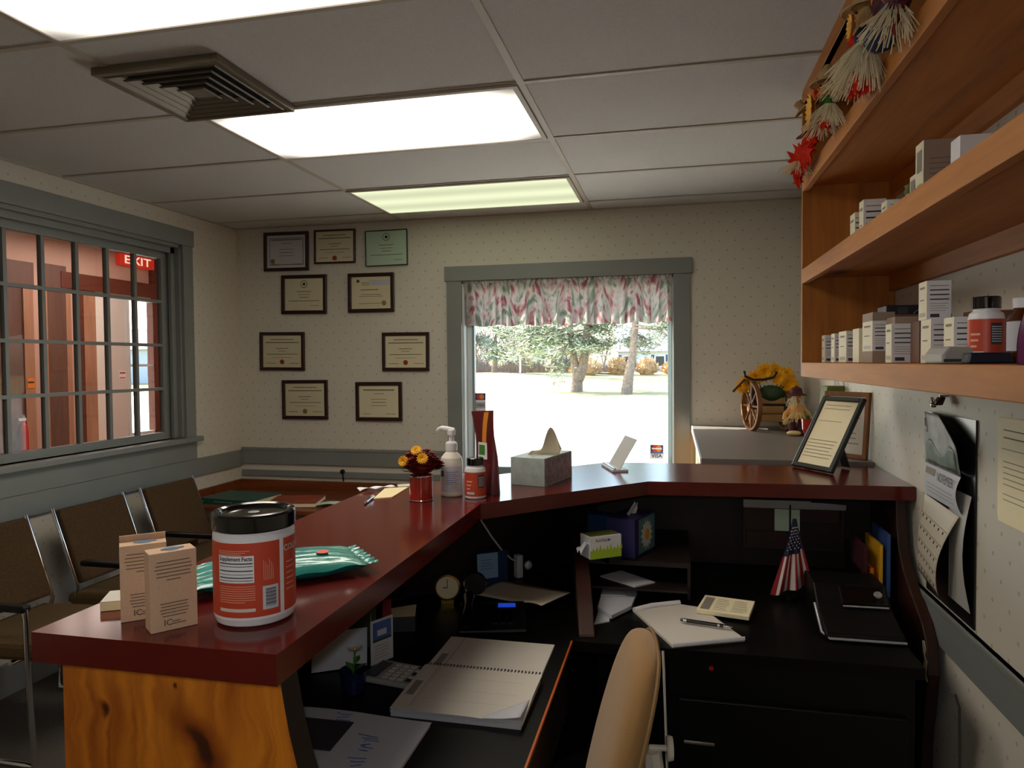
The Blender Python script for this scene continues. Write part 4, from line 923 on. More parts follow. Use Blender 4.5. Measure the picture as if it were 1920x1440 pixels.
for k in range(14):
    a = k * 2 * PI / 14; c = (.095, .062); p = lambda r, w_: f.p(c[0] + r * math.cos(a) - w_ * math.sin(a), c[1] + r * math.sin(a) + w_ * math.cos(a), 2 + k * .1)
    b.add([p(.008, 0), p(.032, .01), p(.052, 0), p(.032, -.01)], [(0, 1, 2, 3)], 'daisy_white')
f.disc(.095, .062, .018, 'petal_yellow', 5); b.obj('daisy_print', t)
b = MB(); tissue(b, (-.05, .07, .125), .04, .07, 'box_white'); b.obj('tissue', t, smooth=True)
tag(MB().box(-.06, .06, -.03, .03, 0, .09, 'box_blue').obj('blue_carton', loc=(-.24, 2.56, SZ), rz=-.35, bevel=.002), 'blue carton behind the white and lime carton under the counter', 'carton')
def sheet(name, poly, z, m, label, thick=.004): return tag(MB().prism(poly, 0, thick, m).obj(name, loc=(0, 0, z)), label, 'paper')
sheet('paper_sheet', [(-.24, 2.338), (-.122, 2.245), (-.061, 2.304), (-.176, 2.412)], .7875, 'paper_cool', 'white paper lying in the upper pigeonhole')
sheet('paper_sheet', [(-.228, 2.235), (-.15, 2.255), (-.14, 2.3), (-.228, 2.42)], DZ + .016, 'paper_cool', 'short paper at the back of the lower pigeonhole', .003)
sheet('paper_sheet', [(-.228, 2.14), (-.18, 2.075), (-.128, 2.17), (-.118, 2.31), (-.228, 2.4)], DZ + .004, 'paper_cool', 'large paper pile spilling from the lower pigeonhole beside the dark bracket', .011)
sheet('paper_sheet', [(-.226, 2.03), (-.185, 2.06), (-.19, 2.12), (-.226, 2.14)], DZ, 'paper_cool', 'paper corner poking out past the foot of the dark bracket', .003)
t = thing('document_pad', 'open document pad with a rolled white edge on the right desk', 'papers', (.03, 2.09, DZ))
b = MB().prism([(-.148, .06), (-.02, .15), (.05, .13), (.155, -.1), (-.035, -.185)], 0, .007, 'paper'); b.obj('pages', t)
MB().tube([(-.15, .062, .008), (-.1, .1, .012), (-.015, .152, .01)], .008, 'box_white', 8).obj('roll_edge', t, smooth=True)
MB().grid(lambda u, v: (-.035 + .19 * u, -.187 + .088 * u - .012 * v, .007 + .008 * math.sin(v * 3)), 6, 4, 'paper_cool').obj('bent_edge', t, solid=.0008)
t = thing('pocket_calendar', 'small folded printed booklet lying behind the pen on the right desk', 'booklet', (.148, 2.2, DZ + .0078), -.22)
MB().box(-.075, .075, -.055, .09, .0, .012, 'cert_paper').obj('pages', t, bevel=.001)
b = MB(); f = Face(b, (-.075, -.055, .012), (1, 0, 0), (0, 1, 0), .0004); f.rect(.008, .012, .035, .125, 'ink_soft'); f.lines(.045, .085, .125, .015, 7, 'ink_soft', .2); f.lines(.095, .14, .125, .015, 7, 'ink_soft', .2); b.obj('print', t)
t = thing('black_pen', 'black pen with chrome rings across the document pad', 'pen', (.085, 2.06, DZ + .0165), -.22)
MB().tube([(-.07, 0, 0), (-.05, 0, 0), (.05, 0, 0)], [.004, .0055, .0052], 'black_gloss', 12).obj('barrel', t, smooth=True)
MB().tube([(.05, 0, 0), (.062, 0, 0), (.075, 0, 0)], [.005, .004, .001], 'chrome', 10).cyl((-.062, 0, 0), (-.052, 0, 0), .006, 'chrome').cyl((.034, 0, 0), (.04, 0, 0), .0058, 'chrome').obj('fittings', t, smooth=True)
# flag
t = thing('desk_flag', 'small american stick flag hanging limp under the counter', 'flag', (.362, 2.36, DZ))
MB().tube([(-.006, .02, .012), (-.004, .018, .3)], .0028, 'black_plastic').cyl((-.006, .02, 0), (-.006, .02, .012), .025, 'black_plastic').obj('stick', t, smooth=True)
N = 26
def flg(u, v):   # u across, v down
    w = .012 + .115 * v ** 1.15; x = (u - .5) * w - .008 * v - .0 ; y = .012 * math.sin(u * 15 + v * 2) * v - .004
    return (x + .006, y, .262 - (.25 - .045 * u) * v)
b = MB()
vs = [flg(i / N, j / 24) for j in range(25) for i in range(N + 1)]; o_ = len(b.v); b.v += vs
for j in range(24):
    for i in range(N):
        st = int(i / N * 11); m = 'flag_blue' if j / 24 < .5 - .05 * (i / N) else ('flag_red' if st % 2 == 0 else 'flag_white')
        b.f.append(tuple(o_ + k for k in (j * (N + 1) + i, j * (N + 1) + i + 1, (j + 1) * (N + 1) + i + 1, (j + 1) * (N + 1) + i))); b.m.append(b.mi(m))
for j in range(3, 11):
    for i in range(4):
        u = (.16 + .2 * i + (.1 if j % 2 else 0)); p = flg(min(u, .92), j / 24); s = .0022
        b.add([(p[0] - s, p[1] - .003, p[2]), (p[0], p[1] - .003, p[2] - s), (p[0] + s, p[1] - .003, p[2]), (p[0], p[1] - .003, p[2] + s)], [(0, 1, 2, 3)], 'flag_white')
b.obj('cloth', t, smooth=True)
# wall organizer under counter
t = thing('wall_organizer', 'dark wooden wall organizer with papers under the right end of the counter', 'organizer', (.419, 2.755, .81))
def pp(y): return y
MB().box(-.172, .172, -.03, .004, 0, .01, 'bracket_wood').box(-.172, .172, .0, .006, .01, .155, 'bracket_wood').box(-.172, -.164, -.03, 0, .01, .15, 'bracket_wood').box(.164, .172, -.03, 0, .01, .15, 'bracket_wood').box(-.006, .002, -.03, 0, .01, .15, 'bracket_wood').obj('body', t)
MB().box(-.163, -.007, -.03, -.024, .01, .062, 'bracket_wood').box(.003, .163, -.03, -.024, .01, .1, 'dark_wood').obj('pocket_front', t)
MB().box(-.172, .06, -.04, -.03, .152, .18, 'grey_card').grid(lambda u, v: (.055 + .12 * u, -.042 - .012 * v, .153 + .026 * v - .006 * u * u * v), 6, 4, 'paper_cool').obj('papers', t, solid=.001)
tag(MB().grid(lambda u, v: (-.043 + .086 * u, -.003 * v, -.04 + .08 * v), 3, 3, 'cert_mint').obj('sticky_note', loc=(.398, 2.715, .92), solid=.0006), 'pale green note stuck on the dark wall organizer', 'note')
# folders
t = thing('file_sorter', 'black file sorter at the right end of the desk', 'sorter', (.628, 2.5, DZ))
MB().box(-.055, .055, -.08, .12, 0, .008, 'black_plastic').box(-.055, .055, .11, .12, .008, .14, 'black_plastic').box(-.055, -.05, -.05, .11, .008, .09, 'black_plastic').obj('tray', t)
for i, (m, x, h_, tx_) in enumerate((('maroon_cloth', -.038, .16, 'maroon folder, leftmost in the black file sorter'), ('petal_orange', -.018, .09, 'short orange folder in the black file sorter'), ('petal_yellow', .008, .165, 'yellow folder in the black file sorter'), ('blue_print', .03, .2, 'tall blue folder in the black file sorter'))):
    tag(MB().box(-.005, .005, -.075, .1, 0, h_, m).obj('file_folder', loc=(.628 + x, 2.5, DZ + .0085), bevel=.001), tx_, 'folder', 'folders in the desk sorter')
# label printer
t = thing('desk_printer', 'black desktop printer with a silver front rim and round button', 'printer', (.498, 2.2, DZ))
MB().prism([(-.16, 0), (.17, 0), (.17, .1), (.03, .1), (-.04, .05), (-.16, .02)], -.1, .1, 'black_plastic', axis=0).obj('body', t, bevel=.006)
MB().tube([(-.102, -.02, .055), (-.104, -.13, .012), (-.09, -.165, .008), (.1, -.163, .008)], .004, 'silver', 8).obj('front_rim', t, smooth=True)
b = MB(); b.obox((.03, -.005, .0795), ((1, 0, 0), (0, .81, .58), (0, -.58, .81)), (.06, .03, .003), 'black_gloss'); b.obj('panel', t, bevel=.002)
b = MB().tube([(-.03, -.038, .058), (.09, -.036, .058)], .003, 'silver').lathe([(0, .006), (.01, .004), (.012, 0)], 'silver', o=(.07, -.003, .084), ax=(0, -.58, .81)); b.obj('button', t, smooth=True)
tag(MB().tube([(.655, 1.894, .69), (.66, 1.885, .69), (.668, 1.88, .66), (.67, 1.88, .55), (.672, 1.88, .3), (.672, 1.885, .02)], .0032, 'dark_grey', 8).obj('printer_cord', smooth=True), 'grey cord hanging below the right end of the desk', 'cord')
b = MB()
pts = [(2.13, .745), (2.115, .75), (2.10, .73), (2.108, .71), (2.09, .70), (2.1, .66), (2.085, .645), (2.115, .64), (2.12, .67), (2.112, .7), (2.125, .715)]
tag(MB().prism(pts, 0, .0012, 'paper_cream', axis=0).obj('torn_tag', loc=(.6865, .075, -.045)), 'torn white paper scrap on the curved end bracket by the right wall', 'paper scrap')

# ------------------------------------------------------------------ office chair (mostly below the frame)
t = thing('office_chair', 'tan upholstered office chair seen from the side in front of the desk', 'chair', (-.12, 1.42, 0), .12)
def padc(u, v, s):
    th = 2 * PI * u
    w = .225 * (1 - abs(2 * v - 1) ** 5 * .45); 
    y = w * math.cos(th) if False else 0
    return None
b = MB(); nu, nv = 28, 16; vs = []; fs = []
for j in range(nv + 1):
    a = PI * j / nv; zz = -math.cos(a); rad = math.sin(a) ** .55
    for i in range(nu):
        th = 2 * PI * i / nu; cy, sx = math.cos(th), math.sin(th)
        y = .185 * rad * (abs(cy) ** .75) * (1 if cy > 0 else -1); x = .043 * rad ** .7 * (abs(sx) ** .8) * (1 if sx > 0 else -1)
        z = .70 + .245 * zz
        x += .25 * (z - .72) + .008 - .008 * (y / .2) ** 2
        vs.append((x, y, z))
for j in range(nv):
    fs += [(j * nu + i, j * nu + (i + 1) % nu, (j + 1) * nu + (i + 1) % nu, (j + 1) * nu + i) for i in range(nu)]
b.add(vs, fs, 'tan_fabric'); bk = b.obj('backrest', t, smooth=True, sub=1)
pts = []
for k in range(41):
    a = 2 * PI * k / 40; y = .182 * (abs(math.cos(a)) ** .62) * (1 if math.cos(a) > 0 else -1); z = .70 + .24 * (abs(math.sin(a)) ** .62) * (1 if math.sin(a) > 0 else -1)
    pts.append((.024 + .25 * (z - .72) + .006 - .008 * (y / .2) ** 2, y, z))
MB().tube(pts, .004, 'tan_dark', 6).obj('piping', bk, smooth=True)
MB().tube([(.075, 0, .72), (.085, 0, .62), (.06, 0, .45), (-.05, 0, .40)], [.02, .022, .022, .02], 'cream_plastic', 8).obj('back_bar', t, smooth=True)
MB().tube([(.07, 0, .725), (.105, 0, .725), (.106, 0, .725)], [.006, .006, .004], 'cream_plastic', 8).lathe([(0, 0), (.022, 0), (.024, .004), (.022, .012), (0, .012)], 'cream_plastic', o=(.105, 0, .725), ax=(1, 0, 0)).obj('knob', t, smooth=True)
b = MB().ball((-.23, 0, .46), (.24, .24, .045), 'tan_fabric', 28, 10); b.obj('seat', t, smooth=True)
MB().cyl((-.2, 0, .1), (-.2, 0, .42), .025, 'black_plastic').obj('gas_lift', t, smooth=True)
for k in range(5):
    a = 2 * PI * k / 5 + .3; ex = (-.2 + .27 * math.cos(a), .27 * math.sin(a))
    g = MB().tube([(-.2, 0, .1), (-.2 + .15 * math.cos(a), .15 * math.sin(a), .09), ex + (.07,)], [.025, .02, .016], 'black_plastic').obj('leg', t, smooth=True)
    MB().cyl((ex[0] - .012, ex[1], .027), (ex[0] + .012, ex[1], .027), .026, 'black_plastic', 16).obj('caster', g, smooth=True)
tag(MB().box(-.06, .06, -.05, .05, 0, .12, 'deep_blue').obj('blue_bin', loc=(-.2, 2.15, 0), bevel=.006), 'dark blue box on the floor under the desk', 'box')
tag(MB().tube([(-.03, 1.893, .735), (-.028, 1.885, .7), (-.02, 1.88, .45), (-.015, 1.88, .2), (-.02, 1.883, .01)], .0035, 'cable_white', 8).obj('white_cable', smooth=True), 'white cable hanging behind the tan chair', 'cable')

# ------------------------------------------------------------------ shelf unit on the right wall
XF, SY0, SY1 = .44, .55, 2.70
t = thing('wall_shelf', 'orange pine shelf unit on the right wall reaching the ceiling', 'shelf', (.59, 1.6, 1.44))
def sl(b): b.v = [(x - .59, y - 1.6, z - 1.44) for x, y, z in b.v]; return b
for y in (SY0, SY1 - .022): sl(MB().box(XF, XR - .001, y, y + .022, 1.441, 2.435, 'shelf_end')).obj('side_panel', t, bevel=.002)
for z0 in (1.441, 1.768, 2.09, 2.39):
    sl(MB().box(XF, XR - .001, SY0 + .022, SY1 - .022, z0 + (.018 if z0 < 2.3 else 0), z0 + .05, 'shelf_pine').box(XF - .001, XF + .02, SY0 + .022, SY1 - .022, z0, z0 + .05, 'shelf_pine')).obj('board', t, bevel=.002)
for z0 in (1.768, 2.09): sl(MB().box(XR - .02, XR - .001, SY0 + .022, SY1 - .022, z0 - .035, z0 + .018, 'shelf_pine')).obj('back_rail', t)
o = sl(MB().box(XF + .02, XR - .02, SY1 - .024, SY1 - .0225, 1.5, 1.5001, 'shelf_end'))

S1, S2 = 1.4915, 1.8185
def carton(x, y, z, w, d, h, label, style='lines', main='box_white', side='box_cream', rz=0, group='supplement cartons on the shelves', top=None, foot=None):
    t = thing('supplement_carton', label, 'box', (x, y, z), rz, group)
    MB().box(0, w, 0, d, 0, h, main).obj('carton', t, bevel=.0008)
    b = MB(); f = Face(b, (0, 0, 0), (1, 0, 0), (0, 0, 1)); s = Face(b, (0, d, 0), (0, -1, 0), (0, 0, 1))
    lo = foot or 0; hi = h - (top or 0)
    if side != main: s.rect(0, lo, d, hi, side)
    if top: f.rect(0, hi, w, h, 'taupe'); s.rect(0, hi, d, h, 'taupe')
    if foot: f.rect(0, 0, w, lo, 'taupe'); s.rect(0, 0, d, lo, 'taupe')
    if style == 'lines':
        q = hi - lo
        for k, hh in ((.9, .012), (.78, .03), (.66, .03), (.54, .03)): f.rect(w * .1, lo + q * (k - .04), w * .9, lo + q * (k - .04 + hh), 'ink', 2)
        for k in range(4): f.rect(w * .1, lo + q * (.4 - k * .06), w * (.85 - .1 * (k % 2)), lo + q * (.4 - k * .06 + .012), 'ink_soft', 2)
        f.rect(w * .12, lo + q * .05, w * .5, lo + q * .14, 'dark_grey', 2)
        s.rect(d * .2, lo + q * .8, d * .8, lo + q * .86, 'ink_soft', 2); s.rect(d * .2, lo + q * .5, d * .7, lo + q * .53, 'ink_soft', 2); s.rect(d * .15, lo + q * .08, d * .85, lo + q * .18, 'grey_card', 2)
    elif style == 'text':
        f.lines(w * .15, w * .85, h * .8, h * .35, 7, 'kraft_print', .12); s.rect(d * .2, h * .62, d * .8, h * .9, 'ink_soft', 2); s.lines(d * .2, d * .8, h * .5, h * .1, 6, 'ink_soft', .15)
    b.obj('label', t)
    return t
g1 = 'supplement cartons on the lowest shelf'
carton(.50, 2.595, S1, .034, .05, .092, 'small lined carton at the far end of the lowest shelf', group=g1)
carton(.50, 2.445, S1, .034, .05, .092, 'second small lined carton from the far end of the lowest shelf', group=g1)
carton(.50, 2.285, S1, .034, .1, .094, 'third small carton from the far end of the lowest shelf, with a long pale side', group=g1)
carton(.50, 2.14, S1, .034, .07, .095, 'small pale carton directly behind the taller taupe banded carton', style='none', main='box_cream', group=g1)
carton(.50, 2.0, S1, .052, .1, .13, 'taller carton with taupe bands at top and bottom on the lowest shelf', top=.022, foot=.03, group=g1)
carton(.502, 1.84, S1, .054, .05, .092, 'lined white carton in the middle of the lowest shelf', group=g1)
carton(.53, 1.92, S1, .052, .07, .113, 'plain taupe carton behind the middle lined carton', style='none', main='taupe', side='taupe', group=g1)
carton(.53, 1.74, S1, .04, .06, .093, 'dark brown carton in the gap left of the stacked pair', style='none', main='box_brown', side='box_brown', group=g1)
carton(.50, 1.57, S1, .042, .06, .088, 'lined carton at the bottom of the stacked pair on the lowest shelf', group=g1)
carton(.50, 1.595, S1 + .0885, .044, .05, .078, 'lined carton stacked on top of another on the lowest shelf', group=g1)
carton(.50, 1.45, S1, .038, .05, .085, 'lined carton behind the grey device case on the lowest shelf', group=g1)
carton(.56, 1.52, S1, .07, .06, .1, 'brown carton behind the stacked pair, nearer the bottles', style='none', main='box_brown', side='box_brown', group=g1)
t = tag(MB().box(0, .14, 0, .09, 0, .03, 'navy').obj('navy_box', loc=(.585, 2.2, S1 + .1305), rz=0, bevel=.002), 'flat navy box lying on top of the cartons by the wall', 'box')
t['group'] = 'boxes behind the cartons'
MB().tube([(.07, -.001, .006), (.08, -.001, .015), (.095, -.001, .02)], .0008, 'silver', 4).box(.03, .055, -.0012, 0, .006, .024, 'dark_grey').obj('print', t)
tag(MB().box(0, .14, 0, .2, 0, .13, 'box_brown').obj('backing_carton', loc=(.585, 2.12, S1), bevel=.002), 'dark brown carton under the flat navy box by the wall', 'box', 'boxes behind the cartons')
t = thing('blue_case', 'blue curved case at the far back of the lowest shelf', 'case', (.60, 2.5, S1), 0)
MB().prism([(0, 0), (.1, 0), (.1, .115), (.03, .12), (0, .11)], 0, .1, 'box_blue', axis=1).obj('body', t, bevel=.003)
MB().tube([(.0, -.002, .095), (.03, -.002, .108), (.06, -.002, .1)], .006, 'grey_card', 6).obj('band', t)
t = thing('device_case', 'grey rounded meter case at the front of the lowest shelf', 'device', (.472, 1.36, S1), .1)
MB().prism([(-.022, 0), (.05, 0), (.052, .012), (.04, .027), (-.012, .03), (-.022, .016)], 0, .07, 'calc_grey', axis=1).obj('shell', t, bevel=.004)
MB().box(-.02, .048, -.001, .0, .003, .008, 'dark_grey').obj('seam', t)
tag(MB().prism([(-.002, 0), (.066, 0), (.062, .018), (.002, .018)], 0, .03, 'navy', axis=1).obj('black_case', loc=(.464, 1.285, S1), bevel=.003), 'flat black case in front of the grey meter case', 'case')
supplement_bottle('supplement_bottle', (.523, 1.375, S1), .027, .114, 'white supplement bottle with a red label on the lowest shelf')
t = thing('amber_bottle', 'amber glass bottle with a white cap beside the purple bag', 'bottle', (.552, 1.315, S1))
MB().lathe([(0, 0), (.021, 0), (.022, .003), (.022, .07), (.012, .088), (.012, .092)], 'amber', seg=28).obj('body', t, smooth=True)
MB().lathe([(.013, .09), (.0135, .106), (0, .107)], 'white_plastic', seg=24).obj('cap', t, smooth=True)
b = MB(); wrapR(b, -PI, 0, .02, .068, 'paper_cool', .0224, 24); b.obj('label', t, smooth=True)
t = thing('purple_bag', 'shiny purple bag at the right edge of the lowest shelf', 'bag', (.497, 1.10, S1))
def pb(s): return lambda u, v: ((2 * u - 1) * (.04 - .012 * v + .004 * math.sin(v * 9)) + .012 * v, -s * .03 * (1 - v) ** .7 * math.sqrt(max(0, 1 - (2 * u - 1) ** 2)) - s * .001, .215 * v)
MB().grid(pb(1), 14, 18, 'purple_bag').grid(pb(-1), 14, 18, 'purple_bag').obj('film', t, smooth=True)
g2 = 'cartons on the middle shelf'
carton(.54, 2.37, S2, .022, .06, .132, 'narrow rounded carton at the far end of the middle shelf', main='box_cream', group=g2)
carton(.54, 2.265, S2, .06, .05, .148, 'lined white carton second from the far end of the middle shelf', group=g2)
carton(.545, 2.05, S2, .06, .05, .1, 'lined white carton third from the far end of the middle shelf', group=g2)
carton(.555, 1.85, S2, .03, .05, .118, 'narrow cream carton left of the tall taupe carton', style='text', main='box_cream', group=g2)
carton(.55, 1.785, S2, .075, .055, .175, 'tall taupe carton with faint print on the middle shelf', style='text', main='taupe', group=g2)
carton(.56, 1.605, S2, .078, .05, .13, 'plain bright white carton nearest on the middle shelf', style='none', side='box_white', group=g2)
t = thing('packet_jar', 'pale green jar with a knobbly lid on the middle shelf', 'jar', (.6, 2.0, S2))
MB().lathe([(0, 0), (.03, 0), (.032, .01), (.032, .08), (.024, .1)], 'cert_mint', seg=20).obj('body', t, smooth=True)
MB().lathe([(.026, .1), (.03, .105), (.026, .115), (.028, .122), (.012, .13), (0, .13)], 'olive', seg=12).obj('lid', t)

# ------------------------------------------------------------------ scarecrow garland along the upper shelf
t = thing('scarecrow_garland', 'autumn garland of straw scarecrow dolls, leaves and sunflowers along the upper shelf', 'garland', (.43, 2.0, 2.2))
rnd = random.Random(3)
def gl(b): b.v = [(min(x, .436) - .43, y - 2., z - 2.2) for x, y, z in b.v]; return b
gl(MB().tube([(.425, 1.35, 2.2), (.422, 1.55, 2.19), (.42, 1.75, 2.20), (.425, 2.0, 2.21), (.42, 2.2, 2.24), (.43, 2.45, 2.24), (.41, 2.6, 2.17)], .006, 'straw', 6)).obj('cord', t)
def straw_bundle(b, c, d, ln_, spread, n, m):
    d = V(d).normalized(); a = d.orthogonal().normalized(); e = d.cross(a)
    for i in range(n):
        q = rnd.random() * 2 * PI; r = spread * math.sqrt(rnd.random()); p = V(c) + (a * math.cos(q) + e * math.sin(q)) * r * .35
        tip = p + d * ln_ * (.6 + .5 * rnd.random()) + (a * math.cos(q) + e * math.sin(q)) * r * 1.2
        b.tube([p, (p + tip) / 2 + a * .007 * rnd.uniform(-1, 1), tip + e * .006 * rnd.uniform(-1, 1)], .0011, m, 4, False)
def leaf(b, c, r, m):
    n = V((-1, -rnd.random() * .8, rnd.uniform(-.4, .4))).normalized(); a = n.orthogonal().normalized(); e = n.cross(a); ph = rnd.random() * 6
    vs = [V(c) + (a * math.cos(2 * PI * k / 20 + ph) + e * math.sin(2 * PI * k / 20 + ph)) * r * (1 if k % 4 == 0 else (.5 if k % 2 else .72)) + n * rnd.uniform(-.004, .004) for k in range(20)]
    b.add([V(c)] + vs, [(0, 1 + k, 1 + (k + 1) % 20) for k in range(20)], m)
def doll(y, z, s, shirt, hat, skirt, face='doll_face'):
    x = .415
    h = gl(MB().ball((x, y, z), (.024 * s, .024 * s, .028 * s), face)).obj('doll_head', t, smooth=True)
    b = MB()
    for e in (-.35, .35):
        b.ball((x - .021 * s, y - .008 * s + e * .02 * s, z + .006 * s), .0035 * s, 'ink', 8, 5)
    b.ball((x - .025 * s, y - .008 * s, z - .002), .004 * s, 'petal_orange', 8, 5); gl(b).obj('face', h)
    gl(MB().lathe([(.048 * s, 0), (.05 * s, .003), (.028 * s, .01 * s), (.024 * s, .03 * s), (.008 * s, .055 * s), (0, .056 * s)], hat, o=(x, y, z + .014 * s), seg=16)).obj('doll_hat', t, smooth=True)
    gl(MB().ball((x, y, z - .05 * s), (.022 * s, .034 * s, .034 * s), shirt)).obj('doll_shirt', t, smooth=True)
    b = MB(); straw_bundle(b, (x - .006, y - .005, z - .06 * s), (-.1, -.05, -1), .07 * s, .04 * s, skirt * 2, 'raffia'); straw_bundle(b, (x - .004, y - .026 * s, z + .01 * s), (-.1, -.2, -1), .04 * s, .015 * s, 18, 'straw'); straw_bundle(b, (x - .004, y + .026 * s, z + .01 * s), (-.1, .2, -1), .04 * s, .015 * s, 18, 'straw'); gl(b).obj('doll_straw', t)
doll(1.745, 2.262, 1.0, 'denim', 'burlap', 60)
doll(2.14, 2.25, .95, 'leaf_green', 'burlap', 55)
doll(1.50, 2.235, 1.05, 'maroon_cloth', 'maroon_cloth', 40)
gl(MB().lathe([(.032, 0), (.028, .02), (.006, .09), (0, .095)], 'denim', o=(.41, 1.6, 2.15), ax=(-.1, -.75, .3), seg=16)).obj('denim_hat', t, smooth=True)
b = MB()
for (y, z, r, m) in ((1.775, 2.205, .028, 'leaf_red'), (1.76, 2.125, .035, 'leaf_red'), (1.73, 2.115, .03, 'leaf_red'), (1.80, 2.12, .03, 'petal_orange'), (2.2, 2.275, .03, 'leaf_red'), (2.26, 2.29, .03, 'petal_orange'), (2.4, 2.16, .055, 'leaf_red'), (2.47, 2.155, .06, 'leaf_red'), (2.54, 2.155, .06, 'leaf_red'), (2.33, 2.185, .045, 'leaf_red'), (2.30, 2.17, .03, 'leaf_red'), (2.1, 2.145, .03, 'leaf_red'), (1.45, 2.19, .04, 'maroon_cloth'), (1.5, 2.155, .04, 'petal_red'), (1.56, 2.2, .035, 'maroon_cloth'), (1.4, 2.2, .04, 'maroon_cloth'), (1.62, 2.27, .03, 'petal_orange'), (2.57, 2.115, .03, 'leaf_red'), (2.545, 2.118, .026, 'leaf_red')):
    for k in range(3): leaf(b, (.405 + rnd.uniform(-.012, .012), y + rnd.uniform(-.015, .015), z + rnd.uniform(-.012, .012)), r, m)
gl(b).obj('maple_leaves', t)
b = MB()
def sunflower(c, r):
    for ring in range(2):
        for k in range(14):
            a = 2 * PI * k / 14 + ring * .22; d = V((-.35, math.cos(a), math.sin(a))); s = V((0, -math.sin(a), math.cos(a))) * r * .16; p = V(c) + V((-.004 * ring, 0, 0))
            b.add([p, p + d * r * .6 + s, p + d * r * (1 - .18 * ring), p + d * r * .6 - s], [(0, 1, 2, 3)], 'petal_yellow' if ring else 'petal_orange')
    b.ball((c[0] - .006, c[1], c[2]), (.008, r * .3, r * .3), 'doll_face', 10, 6)
sunflower((.385, 2.14, 2.195), .058); gl(b).obj('sunflower', t); b = MB(); sunflower((.39, 1.72, 2.235), .034); gl(b).obj('sunflower', t)
for c_, d_, l_, sp_, n_ in (((.405, 1.69, 2.185), (-.1, .25, -1), .095, .05, 150), ((.405, 1.79, 2.17), (-.1, .4, -.9), .07, .04, 90), ((.4, 2.02, 2.17), (-.1, .3, -1), .05, .035, 80), ((.4, 2.5, 2.15), (-.1, .2, -1), .04, .045, 80), ((.41, 1.47, 2.27), (-.1, -.2, -1), .05, .035, 60)):
    b = MB(); straw_bundle(b, c_, d_, l_, sp_, n_, 'raffia'); gl(b).obj('raffia_bow', t)
gl(MB().lathe([(.034, 0), (.012, .01), (.014, .03), (0, .035)], 'burlap', o=(.40, 2.42, 2.29), ax=(-.5, 0, .6), seg=14)).obj('burlap_hat', t, smooth=True)
gl(MB().lathe([(.04, 0), (.014, .008), (.012, .024), (0, .03)], 'burlap', o=(.40, 2.33, 2.19), ax=(-.3, 0, .8), seg=14)).obj('burlap_hat', t, smooth=True)

# ------------------------------------------------------------------ right wall: calendar, notice
t = thing('wall_calendar', 'wall calendar open at NOVEMBER hanging on the right wall below the shelf', 'calendar', (XR - .001, 2.15, 1.10))
MB().box(-.004, 0, -.165, .18, -.285, .245, 'frame_black').obj('backing', t)
def cpage(z0, z1, xo, bulge, y0=-.12, y1=.17): return lambda u, v: (-.006 - xo - bulge * math.sin(PI * v) * (.4 + .6 * u) - .01 * u, y1 + (y0 - y1) * u + .02 * bulge * 10 * u * math.sin(PI * v) , z0 + (z1 - z0) * v)
b = MB()
def F1(u, v):
    yr = -.125 + .15 * max(0, (v - .45) / .55) ** 1.7 - .012 * math.sin(PI * min(1, v * 1.4))
    return (-.012 - .022 * u * math.sin(PI * (.15 + .7 * v)) - .006 * v, .172 + (yr - .172) * u, .095 + .15 * v)
b.grid(F1, 12, 12, 'photo_grey')
def off(F, u, v, k): p = F(u, v); return (p[0] - k, p[1], p[2])
b.grid(lambda u, v: off(F1, .05 + .9 * u, .04 + .42 * v * (.8 + .3 * math.sin(u * 9)), .0008), 14, 6, 'photo_green')
b.grid(lambda u, v: off(F1, .02 + .14 * u, .62 + .36 * v, .001), 3, 4, 'box_white'); b.grid(lambda u, v: off(F1, .06 + .06 * u, .72 + .16 * v, .0016), 2, 2, 'ink_soft')
b.obj('photo_page', t, smooth=True, solid=.0006)
F2 = cpage(.0, .095, .004, .012); b = MB(); b.grid(F2, 12, 8, 'paper_cool')
p0 = V(off(F2, .5, .8, .0014)); b.text('NOVEMBER', V(off(F2, .68, .74, .003)), V(F2(1, .74)) - V(F2(0, .74)), (0, 0, 1), .037, 'ink', squeeze=.74, bold=0)
b.grid(lambda u, v: off(F2, .04 + .3 * u, .7 + .2 * v, .0012), 4, 2, 'ink_soft')
for k in range(3): b.grid(lambda u, v: off(F2, .1 + .8 * u, .42 - .12 * k + .02 * v, .0012), 8, 1, 'ink_soft')
b.obj('month_page', t, smooth=True)
F3 = lambda u, v: (-.012 - .045 * math.sin(PI * (1 - v) * .8) * (.3 + .5 * u) - .008 * u, .175 - .285 * u + .03 * (1 - v) + (.05 * u * (1 - v)), -.235 + .235 * v - .01 * u)
b = MB(); b.grid(F3, 12, 12, 'cal_paper')
for r in range(5):
    b.grid(lambda u, v: off(F3, .03 + .94 * u, .12 + r * .165 + .006 * v, .001), 8, 1, 'ink_soft')
    for c in range(6): b.grid(lambda u, v: off(F3, .1 + c * .15 + .03 * u, .075 + r * .165 + .03 * v, .001), 1, 1, 'ink')
b.obj('grid_page', t, smooth=True, solid=.0006)
MB().grid(lambda u, v: (-.006 - .02 * math.sin(PI * v) * u, .0 - .15 * u, -.25 + .3 * v), 6, 8, 'grey_card').obj('loose_page', t, smooth=True)
t = thing('binder_clip', 'small metal clip on a nail holding up the wall calendar', 'clip', (XR - .012, 2.18, 1.372))
MB().prism([(-.028, 0), (-.008, 0), (0, .022), (-.012, .022)], -.016, .016, 'black_gloss', axis=1).obj('body', t, bevel=.002)
MB().tube([(-.022, -.012, .0), (-.03, -.008, .02), (-.03, .008, .02), (-.022, .012, .0)], .002, 'chrome').ball((-.026, 0, .0), .008, 'chrome').obj('arms', t, smooth=True)
MB().cyl((.011, 0, .025), (-.012, 0, .025), .003, 'silver').obj('nail', t)
